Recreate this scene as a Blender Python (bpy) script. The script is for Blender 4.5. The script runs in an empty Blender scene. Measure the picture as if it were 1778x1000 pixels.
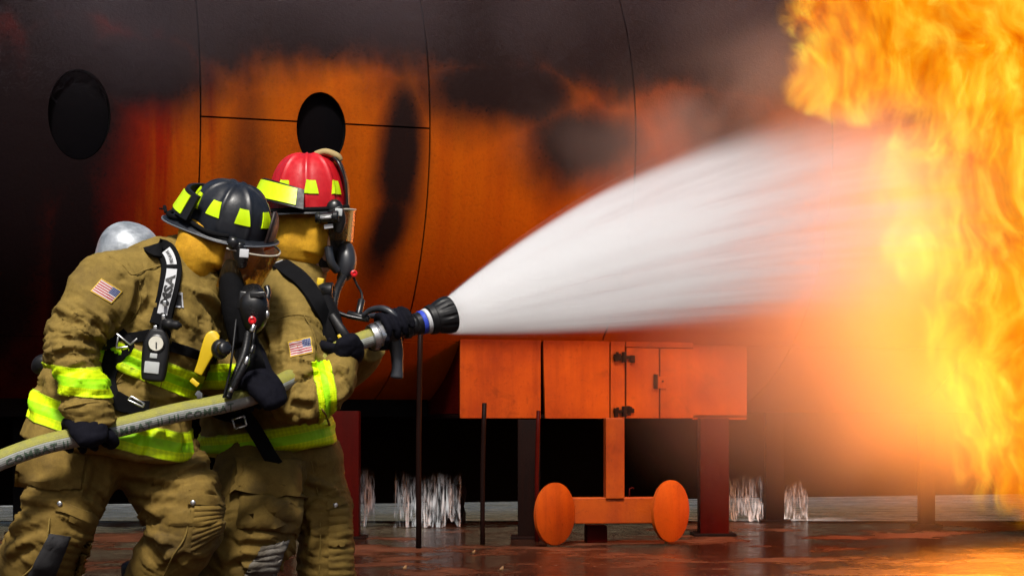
import bpy, bmesh, math, random
import numpy as np
from mathutils import Vector, Matrix, noise
from mathutils.bvhtree import BVHTree
random.seed(7)
S = bpy.context.scene
COL = S.collection
# ------------------------------------------------------------ camera, world, sun, exposure
F, CX, CY, CAMZ = 3457.0, 889.0, 728.0, 0.84
def P(px, py, d):
    """a point seen at pixel px,py of the 1778x1000 photograph, d metres in front of the camera"""
    return Vector(((px - CX) / F * d, d, CAMZ + (CY - py) / F * d))
cam = bpy.data.cameras.new('camera'); camo = bpy.data.objects.new('camera', cam); COL.objects.link(camo)
camo.location = (0, 0, CAMZ); camo.rotation_euler = (math.radians(90), 0, 0)
cam.lens = F / 1778 * 36; cam.sensor_width = 36
cam.shift_y = (CY - 500) / 1778; cam.clip_end = 2000
S.camera = camo
SUN_EL, SUN_AZ = math.radians(52), math.radians(183)      # compass-style azimuth, behind the camera and to its left
W = bpy.data.worlds.new('World'); S.world = W; W.use_nodes = True
wn, wl = W.node_tree.nodes, W.node_tree.links
sky = wn.new('ShaderNodeTexSky'); sky.sky_type = 'NISHITA'; sky.sun_disc = False
sky.sun_elevation = SUN_EL; sky.sun_rotation = SUN_AZ
sky.air_density = 1.0; sky.dust_density = 4.0; sky.ozone_density = 1.0
bg = wn['Background']; wl.new(sky.outputs[0], bg.inputs[0]); bg.inputs[1].default_value = 0.065
sl = bpy.data.lights.new('sun', 'SUN'); sl.energy = 4.4; sl.angle = math.radians(10); sl.color = (1.0, 0.95, 0.88)
so = bpy.data.objects.new('sun', sl); COL.objects.link(so)
sd = Vector((math.sin(SUN_AZ) * math.cos(SUN_EL), math.cos(SUN_AZ) * math.cos(SUN_EL), math.sin(SUN_EL)))
so.rotation_euler = sd.to_track_quat('Z', 'Y').to_euler(); so.location = sd * 30
S.view_settings.view_transform = 'Standard'; S.view_settings.look = 'None'
S.view_settings.gamma = 1.0; S.view_settings.exposure = 0.2; S.view_settings.use_curve_mapping = False
S.render.engine = 'CYCLES'
cy = S.cycles
cy.use_denoising = True; cy.use_adaptive_sampling = True; cy.adaptive_threshold = 0.03; cy.adaptive_min_samples = 16; cy.max_bounces = 10; cy.diffuse_bounces = 2; cy.glossy_bounces = 3; cy.volume_bounces = 8
cy.transmission_bounces = 4; cy.transparent_max_bounces = 24; cy.sample_clamp_indirect = 4.0
cy.volume_step_rate = 1.0; cy.volume_max_steps = 256; cy.caustics_reflective = False; cy.caustics_refractive = False

# ------------------------------------------------------------ node helpers
class NT:
    def __init__(s, name):
        s.m = bpy.data.materials.new(name); s.m.use_nodes = True
        s.t = s.m.node_tree; s.n = s.t.nodes; s.l = s.t.links
        s.bsdf = s.n['Principled BSDF']; s.out = s.n['Material Output']
    def new(s, kind, **k):
        nd = s.n.new('ShaderNode' + kind)
        for a, v in k.items(): setattr(nd, a, v)
        return nd
    def put(s, sock, v):
        if isinstance(v, bpy.types.NodeSocket): s.l.new(v, sock)
        elif v is not None:
            if hasattr(sock, 'default_value') and not isinstance(sock.default_value, (float, int)) and isinstance(v, (tuple, list)) and len(v) == 3 and len(sock.default_value) == 4:
                v = tuple(v) + (1,)
            sock.default_value = v
    def math(s, op, a, b=None, c=None, clamp=False):
        nd = s.new('Math', operation=op, use_clamp=clamp)
        for i, v in enumerate((a, b, c)):
            if v is not None: s.put(nd.inputs[i], v)
        return nd.outputs[0]
    def vmath(s, op, a, b=None, scale=None):
        nd = s.new('VectorMath', operation=op); s.put(nd.inputs[0], a)
        if b is not None: s.put(nd.inputs[1], b)
        if scale is not None: s.put(nd.inputs['Scale'], scale)
        return nd.outputs['Value'] if op in ('LENGTH', 'DOT_PRODUCT', 'DISTANCE') else nd.outputs[0]
    def obj(s): return s.new('TexCoord').outputs['Object']
    def uv(s): return s.new('TexCoord').outputs['UV']
    def xyz(s, v):
        nd = s.new('SeparateXYZ'); s.put(nd.inputs[0], v); return nd.outputs
    def comb(s, x, y, z):
        nd = s.new('CombineXYZ')
        for i, v in enumerate((x, y, z)): s.put(nd.inputs[i], v)
        return nd.outputs[0]
    def noise(s, vec, scale, detail=3, rough=0.55, dist=0.0, col=False):
        nd = s.new('TexNoise'); s.put(nd.inputs['Vector'], vec); s.put(nd.inputs['Scale'], scale)
        nd.inputs['Detail'].default_value = detail; nd.inputs['Roughness'].default_value = rough; nd.inputs['Distortion'].default_value = dist
        return nd.outputs['Color' if col else 'Fac']
    def ramp(s, fac, stops):
        nd = s.new('ValToRGB'); s.put(nd.inputs[0], fac); e = nd.color_ramp.elements
        while len(e) < len(stops): e.new(0.5)
        for i, (p, c) in enumerate(stops):
            e[i].position = p; e[i].color = (c, c, c, 1) if isinstance(c, (int, float)) else tuple(c) + (1,)
        return nd.outputs[0]
    def rng(s, v, a, b, c=0.0, d=1.0, smooth=False):
        nd = s.new('MapRange', interpolation_type='SMOOTHSTEP' if smooth else 'LINEAR')
        for i, x in enumerate((v, a, b, c, d)): s.put(nd.inputs[i], x)
        return nd.outputs[0]
    def mix(s, f, a, b, mode='MIX'):
        nd = s.new('Mix', data_type='RGBA', blend_type=mode); s.put(nd.inputs[0], f); s.put(nd.inputs[6], a); s.put(nd.inputs[7], b)
        return nd.outputs[2]
    def bump(s, h, strength=0.3, dist=0.01, normal=None):
        nd = s.new('Bump'); s.put(nd.inputs['Height'], h); nd.inputs['Strength'].default_value = strength; nd.inputs['Distance'].default_value = dist
        if normal is not None: s.l.new(normal, nd.inputs['Normal'])
        return nd.outputs[0]
    def set(s, **k):
        for a, v in k.items():
            s.put(s.bsdf.inputs[{'col': 'Base Color', 'rough': 'Roughness', 'metal': 'Metallic', 'nor': 'Normal', 'spec': 'Specular IOR Level',
                                 'trans': 'Transmission Weight', 'alpha': 'Alpha', 'coat': 'Coat Weight', 'ior': 'IOR', 'sheen': 'Sheen Weight'}[a]], v)
        return s.m
M = {}
def simple(name, col, rough=0.5, metal=0.0, var=0.25, scale=30, bump=0.1, spec=0.5, coat=0.0):
    t = NT(name); o = t.obj(); n = t.noise(o, scale, 4); n2 = t.noise(o, scale * 0.2, 3)
    dark = tuple(c * (1 - var) for c in col); lite = tuple(min(1, c * (1 + var)) for c in col)
    c = t.mix(t.math('MULTIPLY', t.math('ADD', n, n2), 0.5), dark, lite)
    M[name] = t.set(col=c, rough=t.rng(n, 0.3, 0.7, max(0, rough - 0.1), min(1, rough + 0.1)), metal=metal, spec=spec, coat=coat, nor=t.bump(n, bump, 0.004))
    return M[name]
def fabric(name, col, dirt=(0.03, 0.025, 0.02), dirt_amt=0.6, weave=900):
    t = NT(name); o = t.obj()
    big = t.noise(o, 5.5, 5, 0.6); mid = t.noise(o, 28, 5, 0.6); fine = t.noise(o, 240, 2)
    c = t.mix(t.rng(mid, 0.3, 0.7), tuple(x * 0.78 for x in col), tuple(x * 1.16 for x in col))
    c = t.mix(t.math('MULTIPLY', t.rng(big, 0.5, 0.72, smooth=True), dirt_amt), c, dirt)
    c = t.mix(t.rng(fine, 0.35, 0.65, 0.0, 0.28), c, tuple(x * 0.5 for x in col))
    # soft creases: warped ridges
    w = t.vmath('ADD', o, t.vmath('SCALE', t.noise(o, 6, 3, col=True), scale=0.12))
    r1 = t.math('ABSOLUTE', t.math('SUBTRACT', t.noise(w, 11, 4, 0.5), 0.5))
    r2 = t.math('ABSOLUTE', t.math('SUBTRACT', t.noise(w, 34, 3, 0.5), 0.5))
    b = t.bump(t.math('ADD', r1, t.math('MULTIPLY', r2, 0.35)), 0.12, 0.05)
    wv = t.new('TexVoronoi'); t.put(wv.inputs['Vector'], o); wv.inputs['Scale'].default_value = weave
    b = t.bump(wv.outputs['Distance'], 0.25, 0.001, b)
    M[name] = t.set(col=c, rough=0.85, nor=b, spec=0.18 if max(col) > 0.05 else 0.1)
    return M[name]
fabric('turnout', (0.225, 0.152, 0.036), dirt=(0.07, 0.045, 0.02), dirt_amt=0.45)
fabric('turnout_trousers', (0.18, 0.114, 0.025), dirt=(0.05, 0.035, 0.02), dirt_amt=0.6)
fabric('hood', (0.62, 0.33, 0.02), dirt=(0.25, 0.1, 0.01), dirt_amt=0.5)
fabric('webbing', (0.005, 0.005, 0.006), dirt=(0.014, 0.014, 0.014), dirt_amt=0.3, weave=500)
fabric('glove', (0.0045, 0.0045, 0.0085), dirt=(0.010, 0.010, 0.012), dirt_amt=0.4, weave=600)
fabric('knee_leather', (0.035, 0.034, 0.036), dirt=(0.1, 0.09, 0.07), dirt_amt=0.5, weave=300)
fabric('knee_grime', (0.075, 0.062, 0.045), dirt=(0.3, 0.28, 0.25), dirt_amt=0.6, weave=300)
simple('rubber', (0.006, 0.006, 0.007), 0.5, var=0.4, spec=0.3)
simple('plastic_black', (0.006, 0.006, 0.007), 0.32, var=0.3, bump=0.05)
simple('helmet_black', (0.010, 0.012, 0.017), 0.4, var=0.5, scale=45, bump=0.2, coat=0.0)
simple('helmet_red', (0.5, 0.008, 0.014), 0.4, var=0.4, scale=45, bump=0.2, coat=0.0)
simple('trim_grey', (0.10, 0.11, 0.125), 0.45)
simple('metal', (0.5, 0.5, 0.5), 0.3, metal=1.0, var=0.2)
simple('metal_dark', (0.2, 0.2, 0.2), 0.4, metal=1.0, var=0.3)
simple('white_print', (0.48, 0.49, 0.51), 0.6, var=0.12)
simple('black_print', (0.012, 0.012, 0.013), 0.6)
simple('yellow_plastic', (0.62, 0.42, 0.008), 0.45, var=0.12)
simple('red_plastic', (0.55, 0.01, 0.015), 0.35)
simple('trim_dark', (0.022, 0.024, 0.030), 0.4)
simple('leather', (0.33, 0.24, 0.1), 0.7, var=0.4)
simple('skin', (0.45, 0.26, 0.18), 0.55, var=0.1)
simple('screen_grey', (0.42, 0.44, 0.44), 0.25, var=0.1)
simple('trim_pale', (0.45, 0.42, 0.34), 0.35); simple('leather_dark', (0.02, 0.01, 0.009), 0.5, var=0.5)
simple('screen_pale', (0.6, 0.58, 0.5), 0.3, var=0.15)
simple('blue_band', (0.03, 0.06, 0.45), 0.4, var=0.2)
def reflective(name):
    """lime trim with a greener centre stripe; uv.y runs across the tape, uv.x in metres along it"""
    t = NT(name); u = t.xyz(t.uv()); o = t.obj()
    mid = t.math('COMPARE', u[1], 0.5, 0.17)
    s = 260.0
    dia = t.math('MULTIPLY', t.math('SINE', t.math('MULTIPLY', t.math('ADD', u[0], t.math('MULTIPLY', u[1], 0.075)), s)),
                 t.math('SINE', t.math('MULTIPLY', t.math('SUBTRACT', u[0], t.math('MULTIPLY', u[1], 0.075)), s)))
    n = t.noise(o, 14, 4)
    c = t.mix(mid, t.mix(t.rng(dia, -0.3, 0.5), (0.58, 0.82, 0.003), (0.74, 0.97, 0.003)), (0.36, 0.80, 0.005))
    c = t.mix(t.rng(n, 0.52, 0.8, 0, 0.45), c, (0.13, 0.2, 0.01))
    edge = t.math('GREATER_THAN', t.math('ABSOLUTE', t.math('SUBTRACT', u[1], 0.5)), 0.465)
    c = t.mix(t.math('MULTIPLY', edge, 0.6), c, (0.2, 0.26, 0.02))
    M[name] = t.set(col=c, rough=0.6, spec=0.25, nor=t.bump(t.math('ADD', dia, t.math('MULTIPLY', mid, 0.6)), 0.25, 0.001))
reflective('reflective_tape')
simple('reflective_plain', (0.58, 0.84, 0.004), 0.35, var=0.12, scale=60)
def flag():
    t = NT('flag_print'); u = t.xyz(t.uv()); x, y = u[0], u[1]
    stripe = t.math('GREATER_THAN', t.math('FRACT', t.math('MULTIPLY', y, 6.5)), 0.5)
    c = t.mix(stripe, (0.33, 0.006, 0.02), (0.5, 0.46, 0.44))
    can = t.math('MULTIPLY', t.math('GREATER_THAN', x, 0.6), t.math('GREATER_THAN', y, 0.46))
    sx = t.math('SUBTRACT', t.math('FRACT', t.math('MULTIPLY', x, 15)), 0.5); sy = t.math('SUBTRACT', t.math('FRACT', t.math('MULTIPLY', y, 9.3)), 0.5)
    star = t.math('LESS_THAN', t.math('ADD', t.math('MULTIPLY', sx, sx), t.math('MULTIPLY', sy, sy)), 0.07)
    c = t.mix(can, c, t.mix(star, (0.02, 0.035, 0.14), (0.35, 0.36, 0.42)))
    bx = t.math('GREATER_THAN', t.math('ABSOLUTE', t.math('SUBTRACT', x, 0.5)), 0.465); by = t.math('GREATER_THAN', t.math('ABSOLUTE', t.math('SUBTRACT', y, 0.5)), 0.45)
    c = t.mix(t.math('MAXIMUM', bx, by), c, (0.6, 0.4, 0.03))
    M['flag_print'] = t.set(col=c, rough=0.7, nor=t.bump(t.noise(t.obj(), 700, 2), 0.3, 0.001))
flag()
def glassy(name, tint, rough=0.05, mixf=0.35):
    t = NT(name); g = t.new('BsdfGlossy'); g.inputs['Color'].default_value = (0.9, 0.9, 0.9, 1); g.inputs['Roughness'].default_value = rough
    tr = t.new('BsdfTransparent'); tr.inputs[0].default_value = tuple(tint) + (1,)
    d = t.new('BsdfDiffuse'); d.inputs[0].default_value = tuple(x * 0.5 for x in tint) + (1,)
    a = t.new('MixShader'); a.inputs[0].default_value = 0.04; t.l.new(tr.outputs[0], a.inputs[1]); t.l.new(d.outputs[0], a.inputs[2])
    fr = t.new('Fresnel'); fr.inputs[0].default_value = 1.45
    b = t.new('MixShader'); t.l.new(t.math('MULTIPLY', fr.outputs[0], mixf * 2, clamp=True), b.inputs[0]); t.l.new(a.outputs[0], b.inputs[1]); t.l.new(g.outputs[0], b.inputs[2])
    t.l.new(b.outputs[0], t.out.inputs['Surface']); M[name] = t.m
glassy('visor', (1.0, 0.78, 0.36)); glassy('lens', (0.6, 0.55, 0.45))

# ------------------------------------------------------------ object helpers
def mesh_obj(name, verts, faces, material, parent=None, smooth=True, uvs=None):
    me = bpy.data.meshes.new(name); me.from_pydata([tuple(v) for v in verts], [], faces); me.update()
    if smooth:
        for p in me.polygons: p.use_smooth = True
    if uvs is not None:
        ul = me.uv_layers.new(name='UVMap'); idx = np.empty(len(me.loops), dtype=np.int32); me.loops.foreach_get('vertex_index', idx)
        ul.data.foreach_set('uv', np.asarray(uvs, dtype=np.float32)[idx].ravel())
    return link(name, me, material, parent)
def link(name, me, material, parent=None):
    o = bpy.data.objects.new(name, me)
    if material: me.materials.append(M[material] if isinstance(material, str) else material)
    COL.objects.link(o); adopt(o, parent); return o
def adopt(o, parent):
    if parent is not None:
        o.parent = parent
        o.matrix_parent_inverse = rootmat(parent).inverted()
def rootmat(p):
    m = p.matrix_basis.copy()
    if p.parent is not None: m = rootmat(p.parent) @ p.matrix_parent_inverse @ m
    return m
def thing(name, label, cat, loc=(0, 0, 0), group=None, kind=None):
    o = bpy.data.objects.new(name, None); o.empty_display_size = 0.1; o.location = loc; COL.objects.link(o)
    return tag(o, label, cat, group, kind)
def tag(o, label=None, cat=None, group=None, kind=None):
    for k, v in (('label', label), ('category', cat), ('group', group), ('kind', kind)):
        if v: o[k] = v
    return o
class MB:
    def __init__(s): s.v, s.f = [], []
    def add(s, v, f):
        o = len(s.v); s.v += [Vector(x) for x in v]; s.f += [tuple(i + o for i in q) for q in f]; return s
    def box(s, c, h, rot=None, bev=0.0):
        """box of half sizes h; bev cuts its edges"""
        bm = bmesh.new(); bmesh.ops.create_cube(bm, size=2.0)
        for v in bm.verts: v.co = Vector((v.co.x * h[0], v.co.y * h[1], v.co.z * h[2]))
        if bev > 0: bmesh.ops.bevel(bm, geom=bm.edges[:], offset=bev, segments=2, affect='EDGES', profile=0.6)
        r = rot if rot is not None else Matrix.Identity(3)
        bm.verts.index_update(); s.add([Vector(c) + r @ v.co for v in bm.verts], [tuple(v.index for v in f.verts) for f in bm.faces]); bm.free(); return s
    def loft(s, st, **k): return s.add(*loft(st, **k))
    def tube(s, pts, r, n=10, res=4, cap=0.4):
        rr = r if isinstance(r, (list, tuple)) else [r] * len(pts)
        return s.add(*loft([(p, q, q) for p, q in zip(pts, rr)], n=n, res=res, cap=cap, p=2.0))
    def lathe(s, org, axis, prof, n=32, teeth=None, up=None):
        ax = Vector(axis).normalized(); u = Vector(up if up else (0, 0, 1)); u = (u - ax * u.dot(ax)).normalized(); w = ax.cross(u); v = []; f = []
        for k, (l, r) in enumerate(prof):
            for i in range(n):
                a = 2 * math.pi * i / n; rr = r * (teeth(k, i) if teeth else 1)
                v.append(Vector(org) + ax * l + (u * math.cos(a) + w * math.sin(a)) * rr)
        for k in range(len(prof) - 1):
            for i in range(n): f.append((k * n + i, k * n + (i + 1) % n, (k + 1) * n + (i + 1) % n, (k + 1) * n + i))
        f.append(tuple(reversed(range(n)))); f.append(tuple(range((len(prof) - 1) * n, len(prof) * n)))
        return s.add(v, f)
    def build(s, name, material, parent=None, smooth=True, sharp=None):
        o = mesh_obj(name, s.v, s.f, material, parent, smooth)
        bm = bmesh.new(); bm.from_mesh(o.data); bmesh.ops.recalc_face_normals(bm, faces=bm.faces[:]); bm.to_mesh(o.data); bm.free()
        if sharp: o.data.set_sharp_from_angle(angle=math.radians(sharp))
        return o
def catmull(st, res):
    out = []; n = len(st)
    for i in range(n - 1):
        p = [st[max(0, i - 1)], st[i], st[i + 1], st[min(n - 1, i + 2)]]
        for k in range(res):
            t = k / res
            w = [-0.5 * t + t * t - 0.5 * t ** 3, 1 - 2.5 * t * t + 1.5 * t ** 3, 0.5 * t + 2 * t * t - 1.5 * t ** 3, -0.5 * t * t + 0.5 * t ** 3]
            out.append(tuple(sum((x[j] * y for x, y in zip(p[1:], w[1:])), p[0][j] * w[0]) for j in range(len(st[0]))))
    out.append(tuple(st[-1])); return out
def loft(st, n=24, p=2.3, res=5, cap=0.3, ref=(0, 1, 0), flat=None):
    """closed tube through stations (centre, half width across the picture, half depth)"""
    st = catmull(st, res); m = len(st); ref = Vector(ref); rings = []
    tan = [(st[min(m - 1, i + 1)][0] - st[max(0, i - 1)][0]).normalized() for i in range(m)]
    def ring(c, t, a, b):
        v = ref - t * ref.dot(t)
        if v.length < 0.15: v = Vector((0, 0, 1)) - t * t.z
        v.normalize(); u = t.cross(v); r = []
        for i in range(n):
            q = 2 * math.pi * i / n; co, si = math.cos(q), math.sin(q)
            r.append(c + u * (a * math.copysign(abs(co) ** (2 / p), co)) + v * (b * math.copysign(abs(si) ** (2 / p), si)))
        return r
    c0, c1 = (cap if isinstance(cap, tuple) else (cap, cap))
    K = 4
    for k in range(K, 0, -1):
        q = k / K * math.pi / 2 * 0.97; mn = min(st[0][1], st[0][2])
        rings.append(ring(st[0][0] - tan[0] * (math.sin(q) * mn * c0), tan[0], st[0][1] * math.cos(q), st[0][2] * math.cos(q)))
    for s, t in zip(st, tan): rings.append(ring(s[0], t, s[1], s[2]))
    for k in range(1, K + 1):
        q = k / K * math.pi / 2 * 0.97; mn = min(st[-1][1], st[-1][2])
        rings.append(ring(st[-1][0] + tan[-1] * (math.sin(q) * mn * c1), tan[-1], st[-1][1] * math.cos(q), st[-1][2] * math.cos(q)))
    v = [x for r in rings for x in r]; f = []; R = len(rings)
    for k in range(R - 1):
        for i in range(n): f.append((k * n + i, k * n + (i + 1) % n, (k + 1) * n + (i + 1) % n, (k + 1) * n + i))
    f.append(tuple(reversed(range(n)))); f.append(tuple(range((R - 1) * n, R * n)))
    return v, f
def PX(rows):
    """(px, py, depth, half width in pixels, half depth in metres) -> loft stations"""
    return [(P(x, y, d), a / F * d, b) for x, y, d, a, b in rows]
def union(parts, voxel, smooth=2):
    """one continuous surface from overlapping closed shapes"""
    mb = MB()
    for v, f in parts: mb.add(v, f)
    o = mb.build('tmp', None); o.data.update()
    r = o.modifiers.new('r', 'REMESH'); r.mode = 'VOXEL'; r.voxel_size = voxel
    s = o.modifiers.new('s', 'SMOOTH'); s.factor = 0.5; s.iterations = smooth
    dg = bpy.context.evaluated_depsgraph_get(); dg.update()
    me = bpy.data.meshes.new_from_object(o.evaluated_get(dg)); bpy.data.objects.remove(o)
    for p in me.polygons: p.use_smooth = True
    return me
def coords(me):
    a = np.empty(len(me.vertices) * 3); me.vertices.foreach_get('co', a); return a.reshape(-1, 3)
def normals(me):
    a = np.empty(len(me.vertices) * 3); me.vertices.foreach_get('normal', a); return a.reshape(-1, 3)
def setco(me, a): me.vertices.foreach_set('co', a.ravel()); me.update()
class Chain:
    def __init__(s, st, name):
        s.name = name; q = catmull(st, 8); s.c = np.array([tuple(x[0]) for x in q]); s.r = np.array([max(0.02, (x[1] + x[2]) / 2) for x in q])
        d = np.linalg.norm(np.diff(s.c, axis=0), axis=1); s.s = np.concatenate(([0], np.cumsum(d))); s.t = np.gradient(s.c, axis=0); s.t /= np.linalg.norm(s.t, axis=1)[:, None]
def label_verts(co, chains):
    best = np.full(len(co), 1e9); lab = np.zeros(len(co), int); sv = np.zeros(len(co)); ix = np.zeros(len(co), int)
    for k, c in enumerate(chains):
        d = np.linalg.norm(co[:, None, :] - c.c[None], axis=2); dn = d / c.r[None]
        j = dn.argmin(1); v = dn[np.arange(len(co)), j]
        m = v < best; best[m] = v[m]; lab[m] = k; sv[m] = c.s[j[m]]; ix[m] = j[m]
    return lab, sv, ix
def billow(p, sc):
    return abs(noise.noise(p * sc))
def wrinkle(me, chains, folds, drape=0.010, dscale=(7.0, 3.2), seed=0.0, fine=0.0007):
    """push the cloth in and out: long soft drapes everywhere, and rings of folds (chain, s from its start in parts of 1, reach, depth, wavelength, side vector)"""
    co = coords(me); no = normals(me); lab, sv, ix = label_verts(co, chains); off = np.zeros(len(co))
    tot = [c.s[-1] for c in chains]
    for i in range(len(co)):
        p = Vector(co[i]); c = chains[lab[i]]; t = Vector(c.t[ix[i]]); ce = Vector(c.c[ix[i]]); r = p - ce; along = sv[i]
        # stretch the pattern around the limb: folds tend to run across it and slantwise
        q = r * dscale[1] + t * (along * dscale[0]) + Vector((lab[i] * 7.3 + seed, seed, seed))
        w = Vector((noise.noise(p * 4 + Vector((seed, 0, 0))), noise.noise(p * 4 + Vector((0, seed, 5))), 0)) * 0.6
        b = 0.42 - 1.7 * abs(noise.noise(q + w))
        d = drape * b + fine * (2 * abs(noise.noise(q * 2.7 + w * 2)) - 0.4)
        for (k, s0, reach, amp, wl, side) in folds:
            if k != lab[i]: continue
            e = (along - s0 * tot[k]) / reach
            if abs(e) > 2.2: continue
            g = math.exp(-e * e)
            if side is not None and r.length > 1e-4: g *= max(0.12, 0.5 + 0.6 * r.normalized().dot(side))
            ph = along / wl + 0.9 * noise.noise(p * 6 + Vector((seed, 3, 1))) + 0.35 * r.normalized().dot(Vector((0.6, 0.3, 0.7))) * 2
            d += amp * g * (0.42 - abs(math.sin(math.pi * ph)) ** 0.8)
        off[i] = d
    setco(me, co + no * off[:, None])
    return lab
def creases(me, lines, fall=6.6, w=.015, amp=.015):
    """single sharp folds: a ridge with a valley along its lower side, drawn through picture points on the cloth"""
    bv = bvh_of(me); co = coords(me); no = normals(me); off = np.zeros(len(co))
    for ln in lines:
        pts = [hit(bv, x, y, fall)[0] for x, y in ln]; q = np.array([tuple(c[0]) for c in catmull([(p,) for p in pts], 10)]); m = len(q)
        d = np.linalg.norm(co[:, None, :] - q[None], axis=2); j = d.argmin(1); dm = d[np.arange(len(co)), j]; near = dm < 6 * w
        tan = np.gradient(q, axis=0); tan /= np.linalg.norm(tan, axis=1)[:, None]; per = np.cross(tan, np.array([0, 1.0, 0])); per /= np.linalg.norm(per, axis=1)[:, None]
        sg = np.einsum('ij,ij->i', co - q[j], per[j]); s = np.sign(per[j][:, 2]) * -1; sg = sg * np.where(s == 0, 1, s)
        end = np.clip(np.minimum(j, m - 1 - j) / (m * .22), 0, 1); end = end * end * (3 - 2 * end) * .9 + .1
        fac = (no[:, 1] < .3)
        o = amp * end * (np.exp(-(dm / w) ** 2) - .75 * np.exp(-((sg - 1.7 * w) / (1.1 * w)) ** 2) * (dm < 5 * w))
        off += np.where(near & fac & (dm < 3.2 * w), o, 0)
    setco(me, co + no * off[:, None])
def bvh_of(me):
    bm = bmesh.new(); bm.from_mesh(me); t = BVHTree.FromBMesh(bm); bm.free(); return t
CAM = Vector((0, 0, CAMZ))
def hit(bvh, px, py, fall=6.6):
    for dx, dy in ((0, 0), (2, 0), (-2, 0), (0, 2), (0, -2), (5, 0), (-5, 0), (0, 6), (0, -6), (10, 0), (-10, 0), (16, 0), (-16, 0), (0, 16), (0, -16)):
        h = bvh.ray_cast(CAM, (P(px + dx, py + dy, 5) - CAM).normalized())
        if h[0] is not None:
            d = h[0].y; return P(px, py, d), h[1]
    return P(px, py, fall), Vector((0, -1, 0))
def patch(name, bvh, quad, nu, nv, off, material, parent, thick=0.004, bulge=0.0, fall=6.6, smooth_n=0.35, relief=None):
    """cloth patch lying on a surface: quad = four picture corners (bottom left, bottom right, top right, top left)"""
    vs = []; uvs = []; q = quad
    for j in range(nv + 1):
        for i in range(nu + 1):
            u, v = i / nu, j / nv
            x = (q[0][0] * (1 - u) + q[1][0] * u) * (1 - v) + (q[3][0] * (1 - u) + q[2][0] * u) * v
            y = (q[0][1] * (1 - u) + q[1][1] * u) * (1 - v) + (q[3][1] * (1 - u) + q[2][1] * u) * v
            h, n = hit(bvh, x, y, fall)
            nn = (n * (1 - smooth_n) + Vector((0, -1, 0)) * smooth_n).normalized()
            bl = bulge * (max(0.0, math.sin(math.pi * u)) * max(0.0, math.sin(math.pi * v))) ** 0.5 if bulge else 0
            if relief: bl += relief(u, v)
            vs.append(h + nn * (off + bl)); uvs.append((u, v))
    n1 = len(vs); W1 = nu + 1; f = []
    for j in range(nv):
        for i in range(nu): f.append((j * W1 + i, j * W1 + i + 1, (j + 1) * W1 + i + 1, (j + 1) * W1 + i))
    rim = list(range(W1)) + [j * W1 + nu for j in range(1, nv + 1)] + [nv * W1 + i for i in range(nu - 1, -1, -1)] + [j * W1 for j in range(nv - 1, 0, -1)]
    for k in rim: vs.append(vs[k] + Vector((0, 1, 0)) * (thick + off + 0.004)); uvs.append(uvs[k])
    m = len(rim)
    for k in range(m): f.append((rim[k], n1 + k, n1 + (k + 1) % m, rim[(k + 1) % m]))
    o = mesh_obj(name, vs, f, material, parent, uvs=uvs)
    o.data.set_sharp_from_angle(angle=math.radians(50)); return o
def band(name, me, lab, k, co, no, width, off, material, parent, extra=None):
    """reflective tape: the slice of a garment between two planes, lifted off the cloth"""
    bm = bmesh.new(); bm.from_mesh(me); bm.verts.ensure_lookup_table(); no = Vector(no).normalized(); co = Vector(co)
    ok = lambda v: (lab[v.index] in (k if isinstance(k, (list, tuple)) else (k,))) and (extra is None or extra(v.co))
    kill = [f for f in bm.faces if not all(ok(v) for v in f.verts) or all(abs((v.co - co).dot(no)) > width for v in f.verts)]
    bmesh.ops.delete(bm, geom=kill, context='FACES')
    for s in (-1, 1):
        g = bm.verts[:] + bm.edges[:] + bm.faces[:]
        bmesh.ops.bisect_plane(bm, geom=g, plane_co=co + no * (s * width / 2), plane_no=no * s, clear_outer=True)
    bm.normal_update()
    ctr = sum((v.co for v in bm.verts), Vector()) / max(1, len(bm.verts)); a = no.orthogonal().normalized(); b = no.cross(a)
    nn = {v: v.normal.copy() for v in bm.verts}
    for v in bm.verts: v.co += nn[v] * off
    bm.verts.index_update(); vs = [v.co.copy() for v in bm.verts]; fs = [tuple(v.index for v in f.verts) for f in bm.faces]; n0 = len(vs)
    nl = [nn[v] for v in bm.verts]
    be = [(e.verts[0].index, e.verts[1].index) for e in bm.edges if len(e.link_faces) == 1]
    low = {}
    for i, j in be:
        for q in (i, j):
            if q not in low: low[q] = len(vs); vs.append(vs[q] - nl[q] * (off + 0.006))
        fs.append((j, i, low[i], low[j]))
    bm.free(); uvs = []
    for v in vs:
        d = v - ctr; ang = math.atan2(d.dot(b), d.dot(a)); rad = math.hypot(d.dot(a), d.dot(b))
        uvs.append((ang * 0.17, (v - co).dot(no) / width + 0.5))
    o = mesh_obj(name, vs, fs, material, parent, uvs=uvs); o.data.set_sharp_from_angle(angle=math.radians(60)); return o
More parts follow.
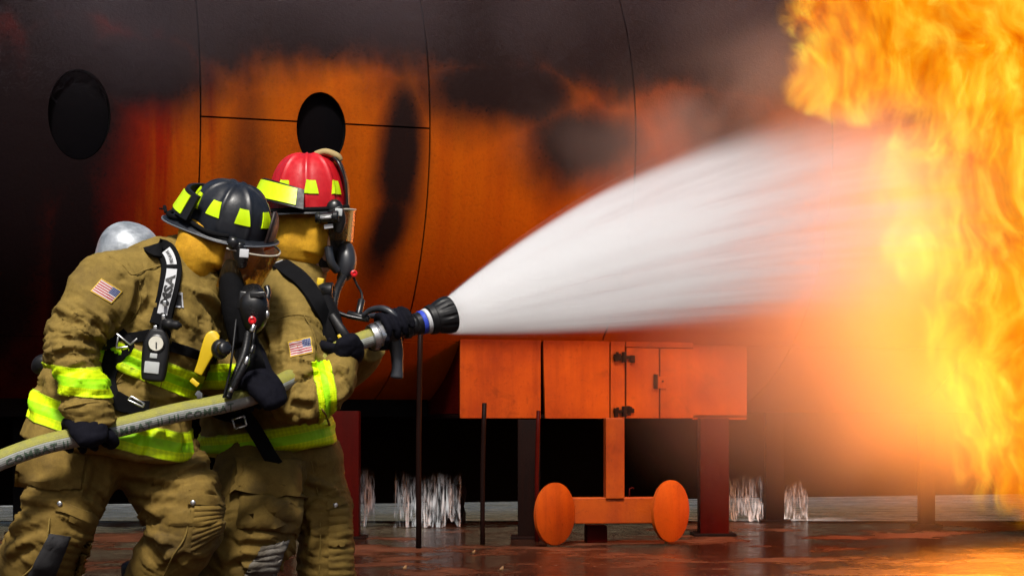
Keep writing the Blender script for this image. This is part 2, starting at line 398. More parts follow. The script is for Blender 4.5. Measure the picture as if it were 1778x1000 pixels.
def ribbon(name, pts, nors, width, thick, material, parent, res=6):
    """webbing strap through 3-d points with given surface normals; returns object and a mapper (metres along, across, lift) -> point"""
    st = catmull([(p, n) for p, n in zip(pts, nors)], res); c = [x[0] for x in st]; nn = [x[1].normalized() for x in st]; m = len(c); vs = []; f = []; side = []
    s = [0.0]
    for i in range(1, m): s.append(s[-1] + (c[i] - c[i - 1]).length)
    for i in range(m):
        t = (c[min(m - 1, i + 1)] - c[max(0, i - 1)]).normalized(); w = nn[i].cross(t).normalized(); side.append(w)
        for a, b in ((-1, 0), (-0.92, 1), (0, 1.08), (0.92, 1), (1, 0)): vs.append(c[i] + w * (a * width / 2) + nn[i] * (b * thick))
    for i in range(m - 1):
        for k in range(4): f.append((i * 5 + k, i * 5 + k + 1, (i + 1) * 5 + k + 1, (i + 1) * 5 + k))
        f.append((i * 5 + 4, i * 5, (i + 1) * 5, (i + 1) * 5 + 4))
    f.append((4, 3, 2, 1, 0)); f.append(tuple((m - 1) * 5 + k for k in range(5)))
    mb = MB(); mb.add(vs, f); o = mb.build(name, material, parent, sharp=50)
    def mp(x, y, z):
        x = min(max(x, 0), s[-1] - 1e-6); i = max(0, min(m - 2, int(np.searchsorted(s, x)) - 1)); t = (x - s[i]) / max(1e-9, s[i + 1] - s[i])
        return c[i].lerp(c[i + 1], t) + side[i].lerp(side[i + 1], t).normalized() * y + nn[i].lerp(nn[i + 1], t).normalized() * (thick * 1.08 + z)
    return o, mp, s[-1]
def on(bvh, pts, off=0.003, fall=6.6, sm=0.4):
    a, b = [], []
    for q in pts:
        h, n = hit(bvh, q[0], q[1], fall); n = (n * (1 - sm) + Vector((0, -1, 0)) * sm).normalized()
        a.append(h + n * (off + (q[2] if len(q) > 2 else 0))); b.append(n)
    return a, b
def letters(txt, bold=0.0, spacing=1.0):
    """flat mesh of the built-in font, height about 1, centred"""
    c = bpy.data.curves.new('t', 'FONT'); c.body = txt; c.size = 1.0; c.offset = bold; c.resolution_u = 2; c.space_character = spacing; c.align_x = 'LEFT'
    o = bpy.data.objects.new('t', c); COL.objects.link(o); dg = bpy.context.evaluated_depsgraph_get(); dg.update()
    me = bpy.data.meshes.new_from_object(o.evaluated_get(dg)); bpy.data.objects.remove(o); v = coords(me)
    bm = bmesh.new(); bm.from_mesh(me); bmesh.ops.subdivide_edges(bm, edges=[e for e in bm.edges if e.calc_length() > 0.25], cuts=2); bmesh.ops.triangulate(bm, faces=bm.faces[:])
    bm.verts.index_update(); v = np.array([tuple(x.co) for x in bm.verts]); f = [tuple(q.index for q in p.verts) for p in bm.faces]; bm.free()
    v[:, 0] -= v[:, 0].min(); v[:, 1] -= v[:, 1].min(); w, h = v[:, 0].max(), v[:, 1].max()
    return v, f, w / h, h
def lettering(name, txt, fn, height, material, parent, bold=0.02, spacing=1.0, squash=1.0):
    v, f, asp, h = letters(txt, bold, spacing); v = v / h * height; w = v[:, 0].max()
    return mesh_obj(name, [fn((x - w / 2) * squash, y - height / 2) for x, y, z in v], f, material, parent, smooth=False)
def ellip(mb, c, h, R=None, n=20, m=12, p=2.0):
    R = R if R is not None else Matrix.Identity(3); v = []; f = []
    sg = lambda x: math.copysign(abs(x) ** (2 / p), x)
    for j in range(1, m):
        e = math.pi * (j / m - 0.5)
        for i in range(n): a = 2 * math.pi * i / n; v.append(Vector(c) + R @ Vector((h[0] * sg(math.cos(e)) * sg(math.cos(a)), h[1] * sg(math.cos(e)) * sg(math.sin(a)), h[2] * sg(math.sin(e)))))
    for j in range(m - 2):
        for i in range(n): f.append((j * n + i, j * n + (i + 1) % n, (j + 1) * n + (i + 1) % n, (j + 1) * n + i))
    f.append(tuple(reversed(range(n)))); f.append(tuple((m - 2) * n + i for i in range(n))); return mb.add(v, f)
# ------------------------------------------------------------ ground and water
def ground_mat():
    t = NT('wet_ground'); o = t.obj(); n = t.noise(o, .9, 5, .6); m = t.noise(o, 7, 6, .65); fine = t.noise(o, 60, 4, .6)
    pud = t.rng(n, .36, .52, smooth=True)
    c = t.mix(t.rng(m, .35, .7), (.055, .015, .005), (.14, .042, .014)); c = t.mix(t.rng(fine, .62, .75), c, (.13, .10, .075))
    c = t.mix(pud, c, (.022, .009, .005))
    r = t.math('ADD', t.math('MULTIPLY', t.math('SUBTRACT', 1.0, pud), .34), t.rng(m, .3, .7, .07, .2))
    b = t.bump(m, .35, .02); b = t.bump(fine, .3, .006, b)
    rip = t.noise(t.vmath('MULTIPLY', o, (7, 16, 1)), 1.0, 4, .65, 1.0); b = t.bump(rip, .55, .035, b)
    M['wet_ground'] = t.set(col=c, rough=r, nor=b, spec=.6)
    t = NT('shallow_water'); o = t.obj(); r1 = t.noise(t.vmath('MULTIPLY', o, (2.2, 5, 1)), 1.0, 4, .6, .8); r2 = t.noise(t.vmath('MULTIPLY', o, (14, 24, 1)), 1.0, 3, .6)
    foam = t.rng(t.noise(t.vmath('MULTIPLY', o, (2.5, 4, 1)), 1.0, 6, .75), .42, .6)
    c = t.mix(foam, (.10, .11, .12), (.8, .84, .9))
    M['shallow_water'] = t.set(col=c, rough=.15, spec=.5, nor=t.bump(t.math('ADD', r1, t.math('MULTIPLY', r2, .4)), 1.0, .35))
    t = NT('far_bank'); o = t.obj(); n = t.noise(o, 1.5, 5); M['far_bank'] = t.set(col=t.ramp(n, [(.35, (.1, .1, .05)), (.6, (.25, .2, .12))]), rough=.9, nor=t.bump(n, .5, .1))
ground_mat()
def sheet(name, x0, x1, y0, y1, z, material, nx=1, ny=1, kind='structure', fn=None):
    v = [(x0 + (x1 - x0) * i / nx, y0 + (y1 - y0) * j / ny, z + (fn(x0 + (x1 - x0) * i / nx, y0 + (y1 - y0) * j / ny) if fn else 0)) for j in range(ny + 1) for i in range(nx + 1)]
    f = [(j * (nx + 1) + i, j * (nx + 1) + i + 1, (j + 1) * (nx + 1) + i + 1, (j + 1) * (nx + 1) + i) for j in range(ny) for i in range(nx)]
    return tag(mesh_obj(name, v, f, material), kind=kind)
sheet('ground', -300, 300, -60, 700, 0, 'wet_ground')
sheet('water', -40, 40, 16.4, 34, .006, 'shallow_water')
bank = MB(); bank.add(*[(lambda nx, ny: ([(-60 + 120 * i / nx, 34 + 8 * j / ny, .0 + (1.1 * math.sin(math.pi * min(1, j / ny * 1.0) * .5)) * (1 + .4 * noise.noise(Vector((i * .3, j * .5, 0)))) - .02) for j in range(ny + 1) for i in range(nx + 1)],
        [(j * (nx + 1) + i, j * (nx + 1) + i + 1, (j + 1) * (nx + 1) + i + 1, (j + 1) * (nx + 1) + i) for j in range(ny) for i in range(nx)]))(80, 8)][0])
tag(bank.build('terrain', 'far_bank'), kind='structure')

# ------------------------------------------------------------ mock aircraft fuselage
FA = math.radians(20); FR = 2.0; FZ = 2.9
fu, fn_ = Vector((math.cos(FA), math.sin(FA), 0)), Vector((math.sin(FA), -math.cos(FA), 0))
FO = Vector((-.6, 14.0, 0)) - fn_ * FR
fus = thing('mock_fuselage', 'huge soot-stained orange steel training fuselage behind the firefighters', 'training structure', tuple(FO))
fus.rotation_euler = (0, 0, FA)
FM = Matrix.Translation(FO) @ Matrix.Rotation(FA, 4, 'Z'); FI = FM.inverted()
def on_shell(px, py):
    """fuselage coordinates (s along, angle above the side) under a picture point"""
    o = FI @ CAM; d = (FI.to_3x3() @ (P(px, py, 1) - CAM)); oy, oz = o.y, o.z - FZ
    a = d.y ** 2 + d.z ** 2; b = oy * d.y + oz * d.z; c = oy * oy + oz * oz - FR * FR; k = (-b - math.sqrt(max(0, b * b - a * c))) / a
    q = o + d * k; return q.x, math.atan2(q.z - FZ, -q.y), q
def on_plane(px, py, yl):
    o = FI @ CAM; d = FI.to_3x3() @ (P(px, py, 1) - CAM); k = (yl - o.y) / d.y; return o + d * k
def paint_mat():
    t = NT('sooty_orange_paint'); o = t.obj(); x, y, z = t.xyz(o)
    def blob(px, py, rx, rz, shear=0.0, wob=.5, k=1.0, q=None):
        s, th, p = on_shell(px, py); sx = t.math('DIVIDE', t.math('SUBTRACT', t.math('SUBTRACT', x, p.x), t.math('MULTIPLY', t.math('SUBTRACT', z, p.z), shear)), rx); sz = t.math('DIVIDE', t.math('SUBTRACT', z, p.z), rz)
        d = t.math('SQRT', t.math('ADD', t.math('MULTIPLY', sx, sx), t.math('MULTIPLY', sz, sz)))
        d = t.math('ADD', d, t.math('MULTIPLY', t.math('SUBTRACT', wn, .5), wob)); return t.math('MULTIPLY', t.rng(d, 1.55, .25), k)
    warp = t.noise(t.vmath('MULTIPLY', o, (1, 1, .45)), 1.6, 4, .55); wn = warp
    streak = t.noise(t.vmath('MULTIPLY', o, (5, 1, .35)), 1.0, 4, .6)
    grain = t.noise(o, 45, 4, .6)
    s = t.rng(t.math('ADD', z, t.math('MULTIPLY', t.math('SUBTRACT', warp, .5), 1.0)), 2.8, 3.6, smooth=True)
    for b in (blob(110, 200, .55, 1.5, 0, .4), blob(130, 440, .36, 1.5, -.05, .4), blob(697, 270, .19, .75, .06, .15), blob(672, 400, .17, .42, .22, .12), blob(430, 260, .22, .8, 0, .3, .6), blob(-20, 350, .9, 2.0), blob(860, 150, .9, .4, 0, .6), blob(1020, 250, .7, .42, 0, .6, .9), blob(560, 215, .28, .36, 0, .2, .4), blob(250, 120, .8, .4, 0, .5), blob(1250, 200, .9, .7, 0, .4, .8)):
        s = t.math('MAXIMUM', s, b)
    s = t.rng(t.math('ADD', s, t.math('MULTIPLY', t.math('SUBTRACT', t.noise(t.vmath('MULTIPLY', o, (1.6, 1, 1.1)), 1.4, 5, .6), .5), .55)), .06, .92, smooth=True)
    s = t.math('ADD', s, t.rng(grain, .55, .75, 0, .12), clamp=True)
    red = t.rng(t.math('ADD', x, t.math('MULTIPLY', t.math('SUBTRACT', streak, .5), 1.6)), on_shell(260, 300)[0], on_shell(380, 300)[0], smooth=True)
    c = t.mix(red, (.17, .004, .001), (.32, .072, .001)); c = t.mix(t.rng(streak, .3, .72, 0, .6), c, (.22, .027, .001))
    c = t.mix(t.math('MULTIPLY', s, .985), c, (.0035, .003, .0038)); c = t.mix(t.rng(grain, .3, .5, .2, 0), c, (.008, .003, .002))
    M['sooty_orange_paint'] = t.set(col=c, rough=t.rng(grain, .3, .7, .6, .85), spec=.05, nor=t.bump(t.math('ADD', grain, t.math('MULTIPLY', warp, 2.)), .12, .02))
paint_mat()
simple('dead_leaf', (.16, .075, .02), .7, var=.4)
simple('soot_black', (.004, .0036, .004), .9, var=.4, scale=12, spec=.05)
simple('window_dark', (.0018, .0014, .002), .6, var=.3, scale=8, spec=.03)
def steel_paint(name, a, b, rust=(.07, .02, .008)):
    t = NT(name); o = t.obj(); n = t.noise(o, 2.4, 5, .6); st = t.noise(t.vmath('MULTIPLY', o, (9, 9, .8)), 1.0, 5, .65); g = t.noise(o, 60, 4)
    c = t.mix(t.rng(n, .3, .7), a, b); c = t.mix(t.rng(st, .46, .72, 0, .5), c, rust); c = t.mix(t.rng(t.noise(o, 5.5, 6, .7, .6),   .56, .72, 0, .5), c, tuple(x * .35 for x in a)); c = t.mix(t.rng(g, .6, .75, 0, .5), c, tuple(x * .4 for x in a))
    M[name] = t.set(col=c, rough=t.rng(g, .3, .7, .35, .6), spec=(.2 if max(a) > .05 else .04), nor=t.bump(t.math('ADD', g, st), .15, .006))
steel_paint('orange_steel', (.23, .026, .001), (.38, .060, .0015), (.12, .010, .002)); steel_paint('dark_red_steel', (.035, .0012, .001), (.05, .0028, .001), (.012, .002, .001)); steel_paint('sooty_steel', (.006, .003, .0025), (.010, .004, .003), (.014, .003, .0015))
def fl(name, verts, faces, material, parent, smooth=False, world=True):
    """mesh given in fuselage coordinates, child of the fuselage (or of one of its parts)"""
    me = bpy.data.meshes.new(name); me.from_pydata([tuple(v) for v in verts], [], faces); me.update()
    bm = bmesh.new(); bm.from_mesh(me); bmesh.ops.recalc_face_normals(bm, faces=bm.faces[:]); bm.to_mesh(me); bm.free()
    for p in me.polygons: p.use_smooth = smooth
    o = bpy.data.objects.new(name, me); me.materials.append(M[material]); COL.objects.link(o); o.parent = parent; return o
def shell(s0, s1, t0, t1, r0=FR - .022, r1=FR, ns=2, nt=None):
    nt = nt or max(4, int((t1 - t0) / .07)); v = []; f = []
    for r in (r1, r0):
        for i in range(ns + 1):
            for j in range(nt + 1):
                th = t0 + (t1 - t0) * j / nt; v.append((s0 + (s1 - s0) * i / ns, -r * math.cos(th), FZ + r * math.sin(th)))
    m = (ns + 1) * (nt + 1); w = nt + 1
    for i in range(ns):
        for j in range(nt): q = (i * w + j, i * w + j + 1, (i + 1) * w + j + 1, (i + 1) * w + j); f += [q, tuple(m + x for x in reversed(q))]
    rim = list(range(w)) + [i * w + nt for i in range(1, ns + 1)] + [ns * w + j for j in range(nt - 1, -1, -1)] + [i * w for i in range(ns - 1, 0, -1)]
    for k in range(len(rim)): a, b = rim[k], rim[(k + 1) % len(rim)]; f.append((a, a + m, b + m, b))
    return v, f
sr = [on_shell(348, 250)[0], on_shell(746, 270)[0], on_shell(1104, 235)[0]]; step = sr[1] - sr[0]
rings = [sr[0] - 4 * step, sr[0] - 2 * step, sr[0] - step] + sr + [sr[2] + step * k for k in (1, 2, 3, 4, 6)]
ths = on_shell(550, 213)[1]; g = .006; ga_ = g / FR; T0, T1 = math.radians(-100), math.radians(100)
wins = [(138, 198, .205, .30), (558, 224, .175, .255)]
panels = []
for a, b in zip(rings[:-1], rings[1:]):
    cuts = [T0, math.radians(-48), ths, T1] if abs(a - sr[0]) < .01 else [T0, math.radians(-48), T1]
    for c0, c1 in zip(cuts[:-1], cuts[1:]):
        v, f = shell(a + g, b - g, c0 + ga_, c1 - ga_); o = fl('panel', v, f, 'sooty_orange_paint', fus, smooth=True); o.data.set_sharp_from_angle(angle=math.radians(40)); panels.append((o, a, b, c0, c1))
v, f = shell(rings[0], rings[-1], T1, 2 * math.pi + T0); fl('back_panel', v, f, 'soot_black', fus, smooth=True)
v, f = shell(rings[0], rings[-1], -math.pi, math.pi * .999, FR - .06, FR - .04, ns=1, nt=60); light_block = fl('inner_light_block', v, f, 'soot_black', fus, smooth=True)  # dark cylinder added inside the panels to block light through the gaps
for px, py, hw, hh in wins:
    s, th, q = on_shell(px, py); n = 48; v = []; f = []
    for yy in (-FR - .3, -FR + 1.0):
        for i in range(n): a = 2 * math.pi * i / n; v.append((s + hw * math.cos(a), yy, q.z + hh * math.sin(a)))
    for i in range(n): f.append((i, (i + 1) % n, n + (i + 1) % n, n + i))
    f += [tuple(range(n)), tuple(reversed(range(n, 2 * n)))]
    cut = fl('cutter', v, f, 'soot_black', fus)
    bpy.context.view_layer.update()
    for o in [p[0] for p in panels if p[1] - hw < s < p[2] + hw] + [light_block]:
        m = o.modifiers.new('b', 'BOOLEAN'); m.object = cut; m.solver = 'EXACT'; m.operation = 'DIFFERENCE'
        dg = bpy.context.evaluated_depsgraph_get(); dg.update(); me = bpy.data.meshes.new_from_object(o.evaluated_get(dg)); o.modifiers.clear(); o.data = me
    bpy.data.objects.remove(cut)
    # reveal, glazing and rim
    def sy(x, z): r = math.sqrt(max(.01, FR * FR - (z - FZ) ** 2)); return -r
    v = []; f = []
    for dep, k in ((.004, .985), (.03, .99), (.06, .995), (.10, 1.0), (.1, .9)):
        for i in range(n): a = 2 * math.pi * i / n; xx, zz = s + hw * k * math.cos(a), q.z + hh * k * math.sin(a); v.append((xx, sy(xx, zz) + dep, zz))
    for k in range(4):
        for i in range(n): f.append((k * n + i, k * n + (i + 1) % n, (k + 1) * n + (i + 1) % n, (k + 1) * n + i))
    wo = fl('window', v, f, 'soot_black', fus, smooth=True)
    v = [(s + hw * .98 * k / 6 * math.cos(2 * math.pi * i / n), sy(0, q.z + hh * .98 * k / 6 * math.sin(2 * math.pi * i / n)) + .07, q.z + hh * .98 * k / 6 * math.sin(2 * math.pi * i / n)) for k in range(1, 7) for i in range(n)]
    f = [(k * n + i, k * n + (i + 1) % n, (k + 1) * n + (i + 1) % n, (k + 1) * n + i) for k in range(5) for i in range(n)] + [tuple(range(n))]
    fl('pane', v, f, 'window_dark', wo, smooth=True)
# belly locker
def fbox(name, a, b, material, parent, bev=.004):
    """box between two corners in fuselage coordinates"""
    c = [(x + y) / 2 for x, y in zip(a, b)]; h = [abs(x - y) / 2 for x, y in zip(a, b)]; mb = MB(); mb.box(c, h, None, bev); return fl(name, mb.v, mb.f, material, parent)
YB = -1.36
def bx(px): return on_plane(px, 700, YB).x
ZB, ZT = on_plane(900, 726, YB).z, 1.62
fbox('belly_floor', (bx(800), YB + .03, ZB), (bx(1300), 1.3, ZB + .03), 'sooty_steel', fus)
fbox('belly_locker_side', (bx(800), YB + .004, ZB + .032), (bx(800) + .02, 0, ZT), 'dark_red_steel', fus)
fbox('locker_panel', (bx(799), YB, ZB), (bx(939), YB + .02, ZT), 'orange_steel', fus)
v = [(bx(947), YB, ZB), (bx(1058), YB, ZB), (bx(1058), YB, ZT), (bx(942), YB, ZT)]; v += [(x, y + .02, z) for x, y, z in v]
fl('locker_panel', v, [(0, 1, 2, 3), (7, 6, 5, 4), (0, 4, 5, 1), (1, 5, 6, 2), (2, 6, 7, 3), (3, 7, 4, 0)], 'orange_steel', fus)
fbox('locker_panel', (bx(1060.5), YB, ZB), (bx(1085), YB + .02, ZT), 'orange_steel', fus)
zd = on_plane(1110, 604, YB).z
fbox('locker_panel', (bx(1087), YB, zd + .006), (bx(1204), YB + .02, ZT), 'orange_steel', fus)
fbox('locker_panel', (bx(1146.5), YB, ZB), (bx(1204), YB + .02, zd - .001), 'orange_steel', fus)
dr = fbox('locker_door', (bx(1087.5), YB - .004, ZB), (bx(1144), YB + .016, zd), 'orange_steel', fus)
zl = on_plane(1140, 661, YB).z
fbox('latch', (bx(1134), YB - .025, zl - .06), (bx(1140), YB - .006, zl + .05), 'sooty_steel', dr); fbox('latch_plate', (bx(1141), YB - .012, zl - .06), (bx(1156), YB - .0045, zl + .035), 'orange_steel', dr); fbox('keyhole', (bx(1148), YB - .018, zl - .01), (bx(1151), YB - .013, zl + .004), 'soot_black', dr)
for py in (620, 714):
    zc = on_plane(1080, py, YB).z; mb = MB(); rnd = random.Random(py)
    mb.box((bx(1082), YB - .014, zc), (.085, .010, .012), None, .004)
    for k in range(9): mb.box((bx(1082) + rnd.uniform(-.075, .075), YB - .02, zc + rnd.uniform(-.02, .02)), (rnd.uniform(.008, .02), .008, rnd.uniform(.008, .03)), None, .002)
    mb.box((bx(1082), YB - .02, zc), (.014, .016, .04), None, .004); tag(fl('hinge', mb.v, mb.f, 'sooty_steel', dr))
fbox('locker_panel', (bx(1206), YB + .03, ZB - .01), (bx(1300), YB + .05, ZT), 'orange_steel', fus)
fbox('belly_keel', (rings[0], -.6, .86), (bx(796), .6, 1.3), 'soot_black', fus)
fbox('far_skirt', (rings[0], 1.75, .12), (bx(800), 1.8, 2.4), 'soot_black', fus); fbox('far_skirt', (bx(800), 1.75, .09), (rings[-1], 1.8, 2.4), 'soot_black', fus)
# landing gear dummy
lgd, lgr = P(963, 892, 13.2), P(1164, 887, 13.35); lax = Vector((.77, -.64, 0)).normalized(); bax = Vector((1, .12, 0)).normalized(); LR = Matrix((bax, Vector((0, 0, 1)).cross(bax), Vector((0, 0, 1)))).transposed()
lg = thing('landing_gear', 'orange steel mock landing gear with two flat disc wheels under the fuselage', 'landing gear', (lgd.x / 2 + lgr.x / 2, lgd.y / 2 + lgr.y / 2, 0))
for c, s in ((lgd, -1), (lgr, 1)):
    mb = MB(); mb.lathe(c - lax * .014, lax, [(0, .20), (.004, .208), (.024, .208), (.028, .20)], n=48); w = mb.build('wheel', 'orange_steel', lg, sharp=30)
    mb = MB(); mb.lathe(c + Vector((0, .065, 0)), Vector((0, 1, 0)), [(0, .04), (.18, .04)], n=20); mb.build('hub', 'dark_red_steel', w, sharp=40)
mb = MB(); mc = (lgd + lgr) / 2 + Vector((0, .25, .005)); mb.box(mc, ((lgr - lgd).length / 2 - .02, .06, .088), LR, .008); mb.build('axle_beam', 'orange_steel', lg, smooth=False)
sp = P(1066, 862, 13.5); z1 = mc.z + .09
mb = MB(); mb.box((sp.x, 13.5, (z1 + .84) / 2), (.064, .05, (.86 - z1) / 2), LR, .006); mb.build('strut', 'orange_steel', lg, smooth=False)
for px in (1092, 1134):
    mb = MB(); b0 = mc + bax * ((px - 1063) / 260 * 1.15) + Vector((0, 0, .085)); mb.tube([b0, b0 + Vector((0, 0, .06)), b0 + Vector((.03, .01, .062))], .005, n=6, res=2); mb.build('hook', 'dark_red_steel', lg)
mb = MB(); mb.box(Vector((mc.x - .1, mc.y + .1, .06)), (.07, .07, .06), LR, .01); mb.build('foot_block', 'dark_red_steel', lg, sharp=30)
# posts under the fuselage
def post(label, px0, px1, d, z1, material, depth=.09, name='support_post', z0=-.01):
    a, b = P(px0, 900, d), P(px1, 900, d); t = thing(name, label, 'post', ((a.x + b.x) / 2, d + depth / 2, 0), 'posts under the fuselage')
    mb = MB(); mb.box(((a.x + b.x) / 2, d + depth, (z0 + z1) / 2), ((b.x - a.x) / 2, depth, (z1 - z0) / 2), Matrix.Rotation(FA * .0, 3, 'Z'), .006); mb.build('post', material, t, sharp=30)
    mb = MB(); mb.box(((a.x + b.x) / 2, d + depth, .008), ((b.x - a.x) / 2 + .05, depth + .05, .012), None, .004); mb.build('base_plate', 'sooty_steel', t, sharp=30)
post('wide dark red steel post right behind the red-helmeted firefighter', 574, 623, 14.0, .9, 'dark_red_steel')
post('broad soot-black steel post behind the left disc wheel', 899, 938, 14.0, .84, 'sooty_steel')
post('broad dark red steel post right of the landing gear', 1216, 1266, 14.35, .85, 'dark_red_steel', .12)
post('dark steel post seen dimly through the mist near the fire', 1330, 1362, 16.3, .9, 'sooty_steel', .06)
post('stubby dark steel post standing nearest the flames', 1598, 1624, 15.6, .8, 'sooty_steel', .06)
post('soot-black steel post at the left edge behind the nearer firefighter', 22, 58, 14.6, .9, 'soot_black', .06)
def pole(label, px, d, z1, r, material):
    c = P(px, 900, d); mb = MB(); mb.tube([Vector((c.x, d, -.01)), Vector((c.x, d, z1 * .5)), Vector((c.x + .012, d, z1))], r, n=12, res=2, cap=.1); o = mb.build('drain_pipe', material); tag(o, label, 'pipe', 'thin pipes under the fuselage')
pole('tall thin rusty pipe just below the nozzle', 727, 13.0, 1.45, .018, 'sooty_steel'); pole('short thin black pipe left of the landing gear', 838, 13.45, .95, .016, 'sooty_steel'); pole('thin dark red pipe beside the left disc wheel', 932, 13.7, .9, .014, 'dark_red_steel')
def blocky(label, px0, px1, py0, py1, d, material):
    a, b = P(px0, py1, d), P(px1, py0, d); mb = MB(); bm = bmesh.new(); bmesh.ops.create_cube(bm, size=1); bmesh.ops.subdivide_edges(bm, edges=bm.edges[:], cuts=4, use_grid_fill=True)
    for v in bm.verts: c = v.co; v.co = Vector(((a.x + b.x) / 2 + c.x * (b.x - a.x), d + .15 + c.y * .3, b.z / 2 + c.z * b.z)) + Vector((noise.noise(c * 3), noise.noise(c * 3 + Vector((5, 0, 0))), noise.noise(c * 3 + Vector((0, 5, 0))))) * .03
    me = bpy.data.meshes.new('rock'); bm.to_mesh(me); bm.free(); o = link('rubble_block', me, material); tag(o, label, 'rubble', 'rubble under the fuselage')
blocky('dark brown rubble block behind the wide falling-water curtain', 742, 806, 842, 925, 16.1, 'sooty_steel'); blocky('low dark rubble block right of the falling-water curtain', 480, 500, 850, 930, 16.0, 'soot_black'); blocky('dark rubble block between the two right-hand water curtains', 1327, 1362, 850, 905, 16.9, 'sooty_steel')
# water falling from the fuselage
def falling_mat():
    t = NT('falling_water'); u = t.xyz(t.uv()); n = t.noise(t.comb(t.math('MULTIPLY', u[0], 70), t.math('MULTIPLY', u[1], 2.5), u[2]), 1.0, 4, .6); m = t.noise(t.comb(t.math('MULTIPLY', u[0], 9), t.math('MULTIPLY', u[1], 1.5), u[2]), 1.0, 2, .5)
    tr = t.new('BsdfTransparent'); d = t.bsdf; t.put(d.inputs['Base Color'], t.mix(t.rng(n, .4, .7), (.13, .14, .15), (.52, .55, .58))); d.inputs['Roughness'].default_value = .2; t.put(d.inputs['Normal'], t.bump(n, .6, .01))
    ms = t.new('MixShader'); t.l.new(t.math('MULTIPLY', t.math('MULTIPLY', t.rng(n, .42, .58), t.rng(m, .38, .52)), t.rng(u[1], .02, .45)), ms.inputs[0]); t.l.new(tr.outputs[0], ms.inputs[1]); t.l.new(d.outputs[0], ms.inputs[2]); t.l.new(ms.outputs[0], t.out.inputs['Surface']); M['falling_water'] = t.m
falling_mat()
def curtain(label, px0, px1, py0, d, n, seed):
    """thin wavy sheets of water falling one behind another from the belly to the ground"""
    x0, x1 = P(px0, 900, d).x, P(px1, 900, d).x; v, f, uv = [], [], []; nx = max(8, int((x1 - x0) / .012)); nz = 7
    for lay in range(2):
        b = len(v); off = seed * 3.7 + lay * 1.9
        for j in range(nz + 1):
            for i in range(nx + 1):
                x = x0 + (x1 - x0) * i / nx; q = noise.noise(Vector((x * 6, off, 0))); zt = P(px0, py0, d).z + .05 + .10 * q; t = j / nz * min(1, .75 + .8 * abs(noise.noise(Vector((x * 14, off, 4)))) + .25 * noise.noise(Vector((x * 3, off, 7))))
                y = d + lay * .09 + .03 * noise.noise(Vector((x * 22, off, t * .6))) - .07 * t * t; v.append(Vector((x + .012 * noise.noise(Vector((x * 9, off, t * 2))) * t, y, zt * (1 - t) + .005))); uv.append((x + off, t))
        for j in range(nz):
            for i in range(nx): f.append((b + j * (nx + 1) + i, b + j * (nx + 1) + i + 1, b + (j + 1) * (nx + 1) + i + 1, b + (j + 1) * (nx + 1) + i))
    o = mesh_obj('water_curtain', v, f, 'falling_water', uvs=uv); tag(o, label, 'falling water', 'water running off the fuselage')
curtain('narrow curtain of falling water nearest the red-helmeted firefighter', 624, 650, 832, 15.6, 26, 1); curtain('wide curtain of falling water left of the short black pipe', 684, 800, 832, 15.5, 80, 2)
curtain('bright curtain of falling water right of the wide red post', 1266, 1325, 838, 16.4, 60, 3); curtain('thin ragged curtain of falling water in the mist', 1358, 1402, 842, 16.6, 44, 4)
# small litter on the wet ground
rnd = random.Random(5); leaf = None
for k, (px, py) in enumerate([(820, 962), (700, 990), (868, 992), (1154, 946)]):
    d = .84 * F / (py - CY); c = P(px, py, d); mb = MB(); s = rnd.uniform(.35, .6)
    mb.loft([(Vector((c.x, c.y, .012)), .012 * s, .004), (Vector((c.x + .02 * s, c.y, .03 * s)), .018 * s, .004), (Vector((c.x + .03 * s, c.y + .01, .055 * s)), .006 * s, .003)], n=8, res=3)
    o = mb.build('fallen_leaf', 'dead_leaf'); tag(o, ['small dry leaf on the wet ground below the short black pipe', 'small dry leaf on the ground beside the red-helmeted firefighter', 'small dry leaf at the bottom edge of the picture', 'small dry leaf by the right disc wheel'][k], 'leaf', 'dry leaves on the wet ground')
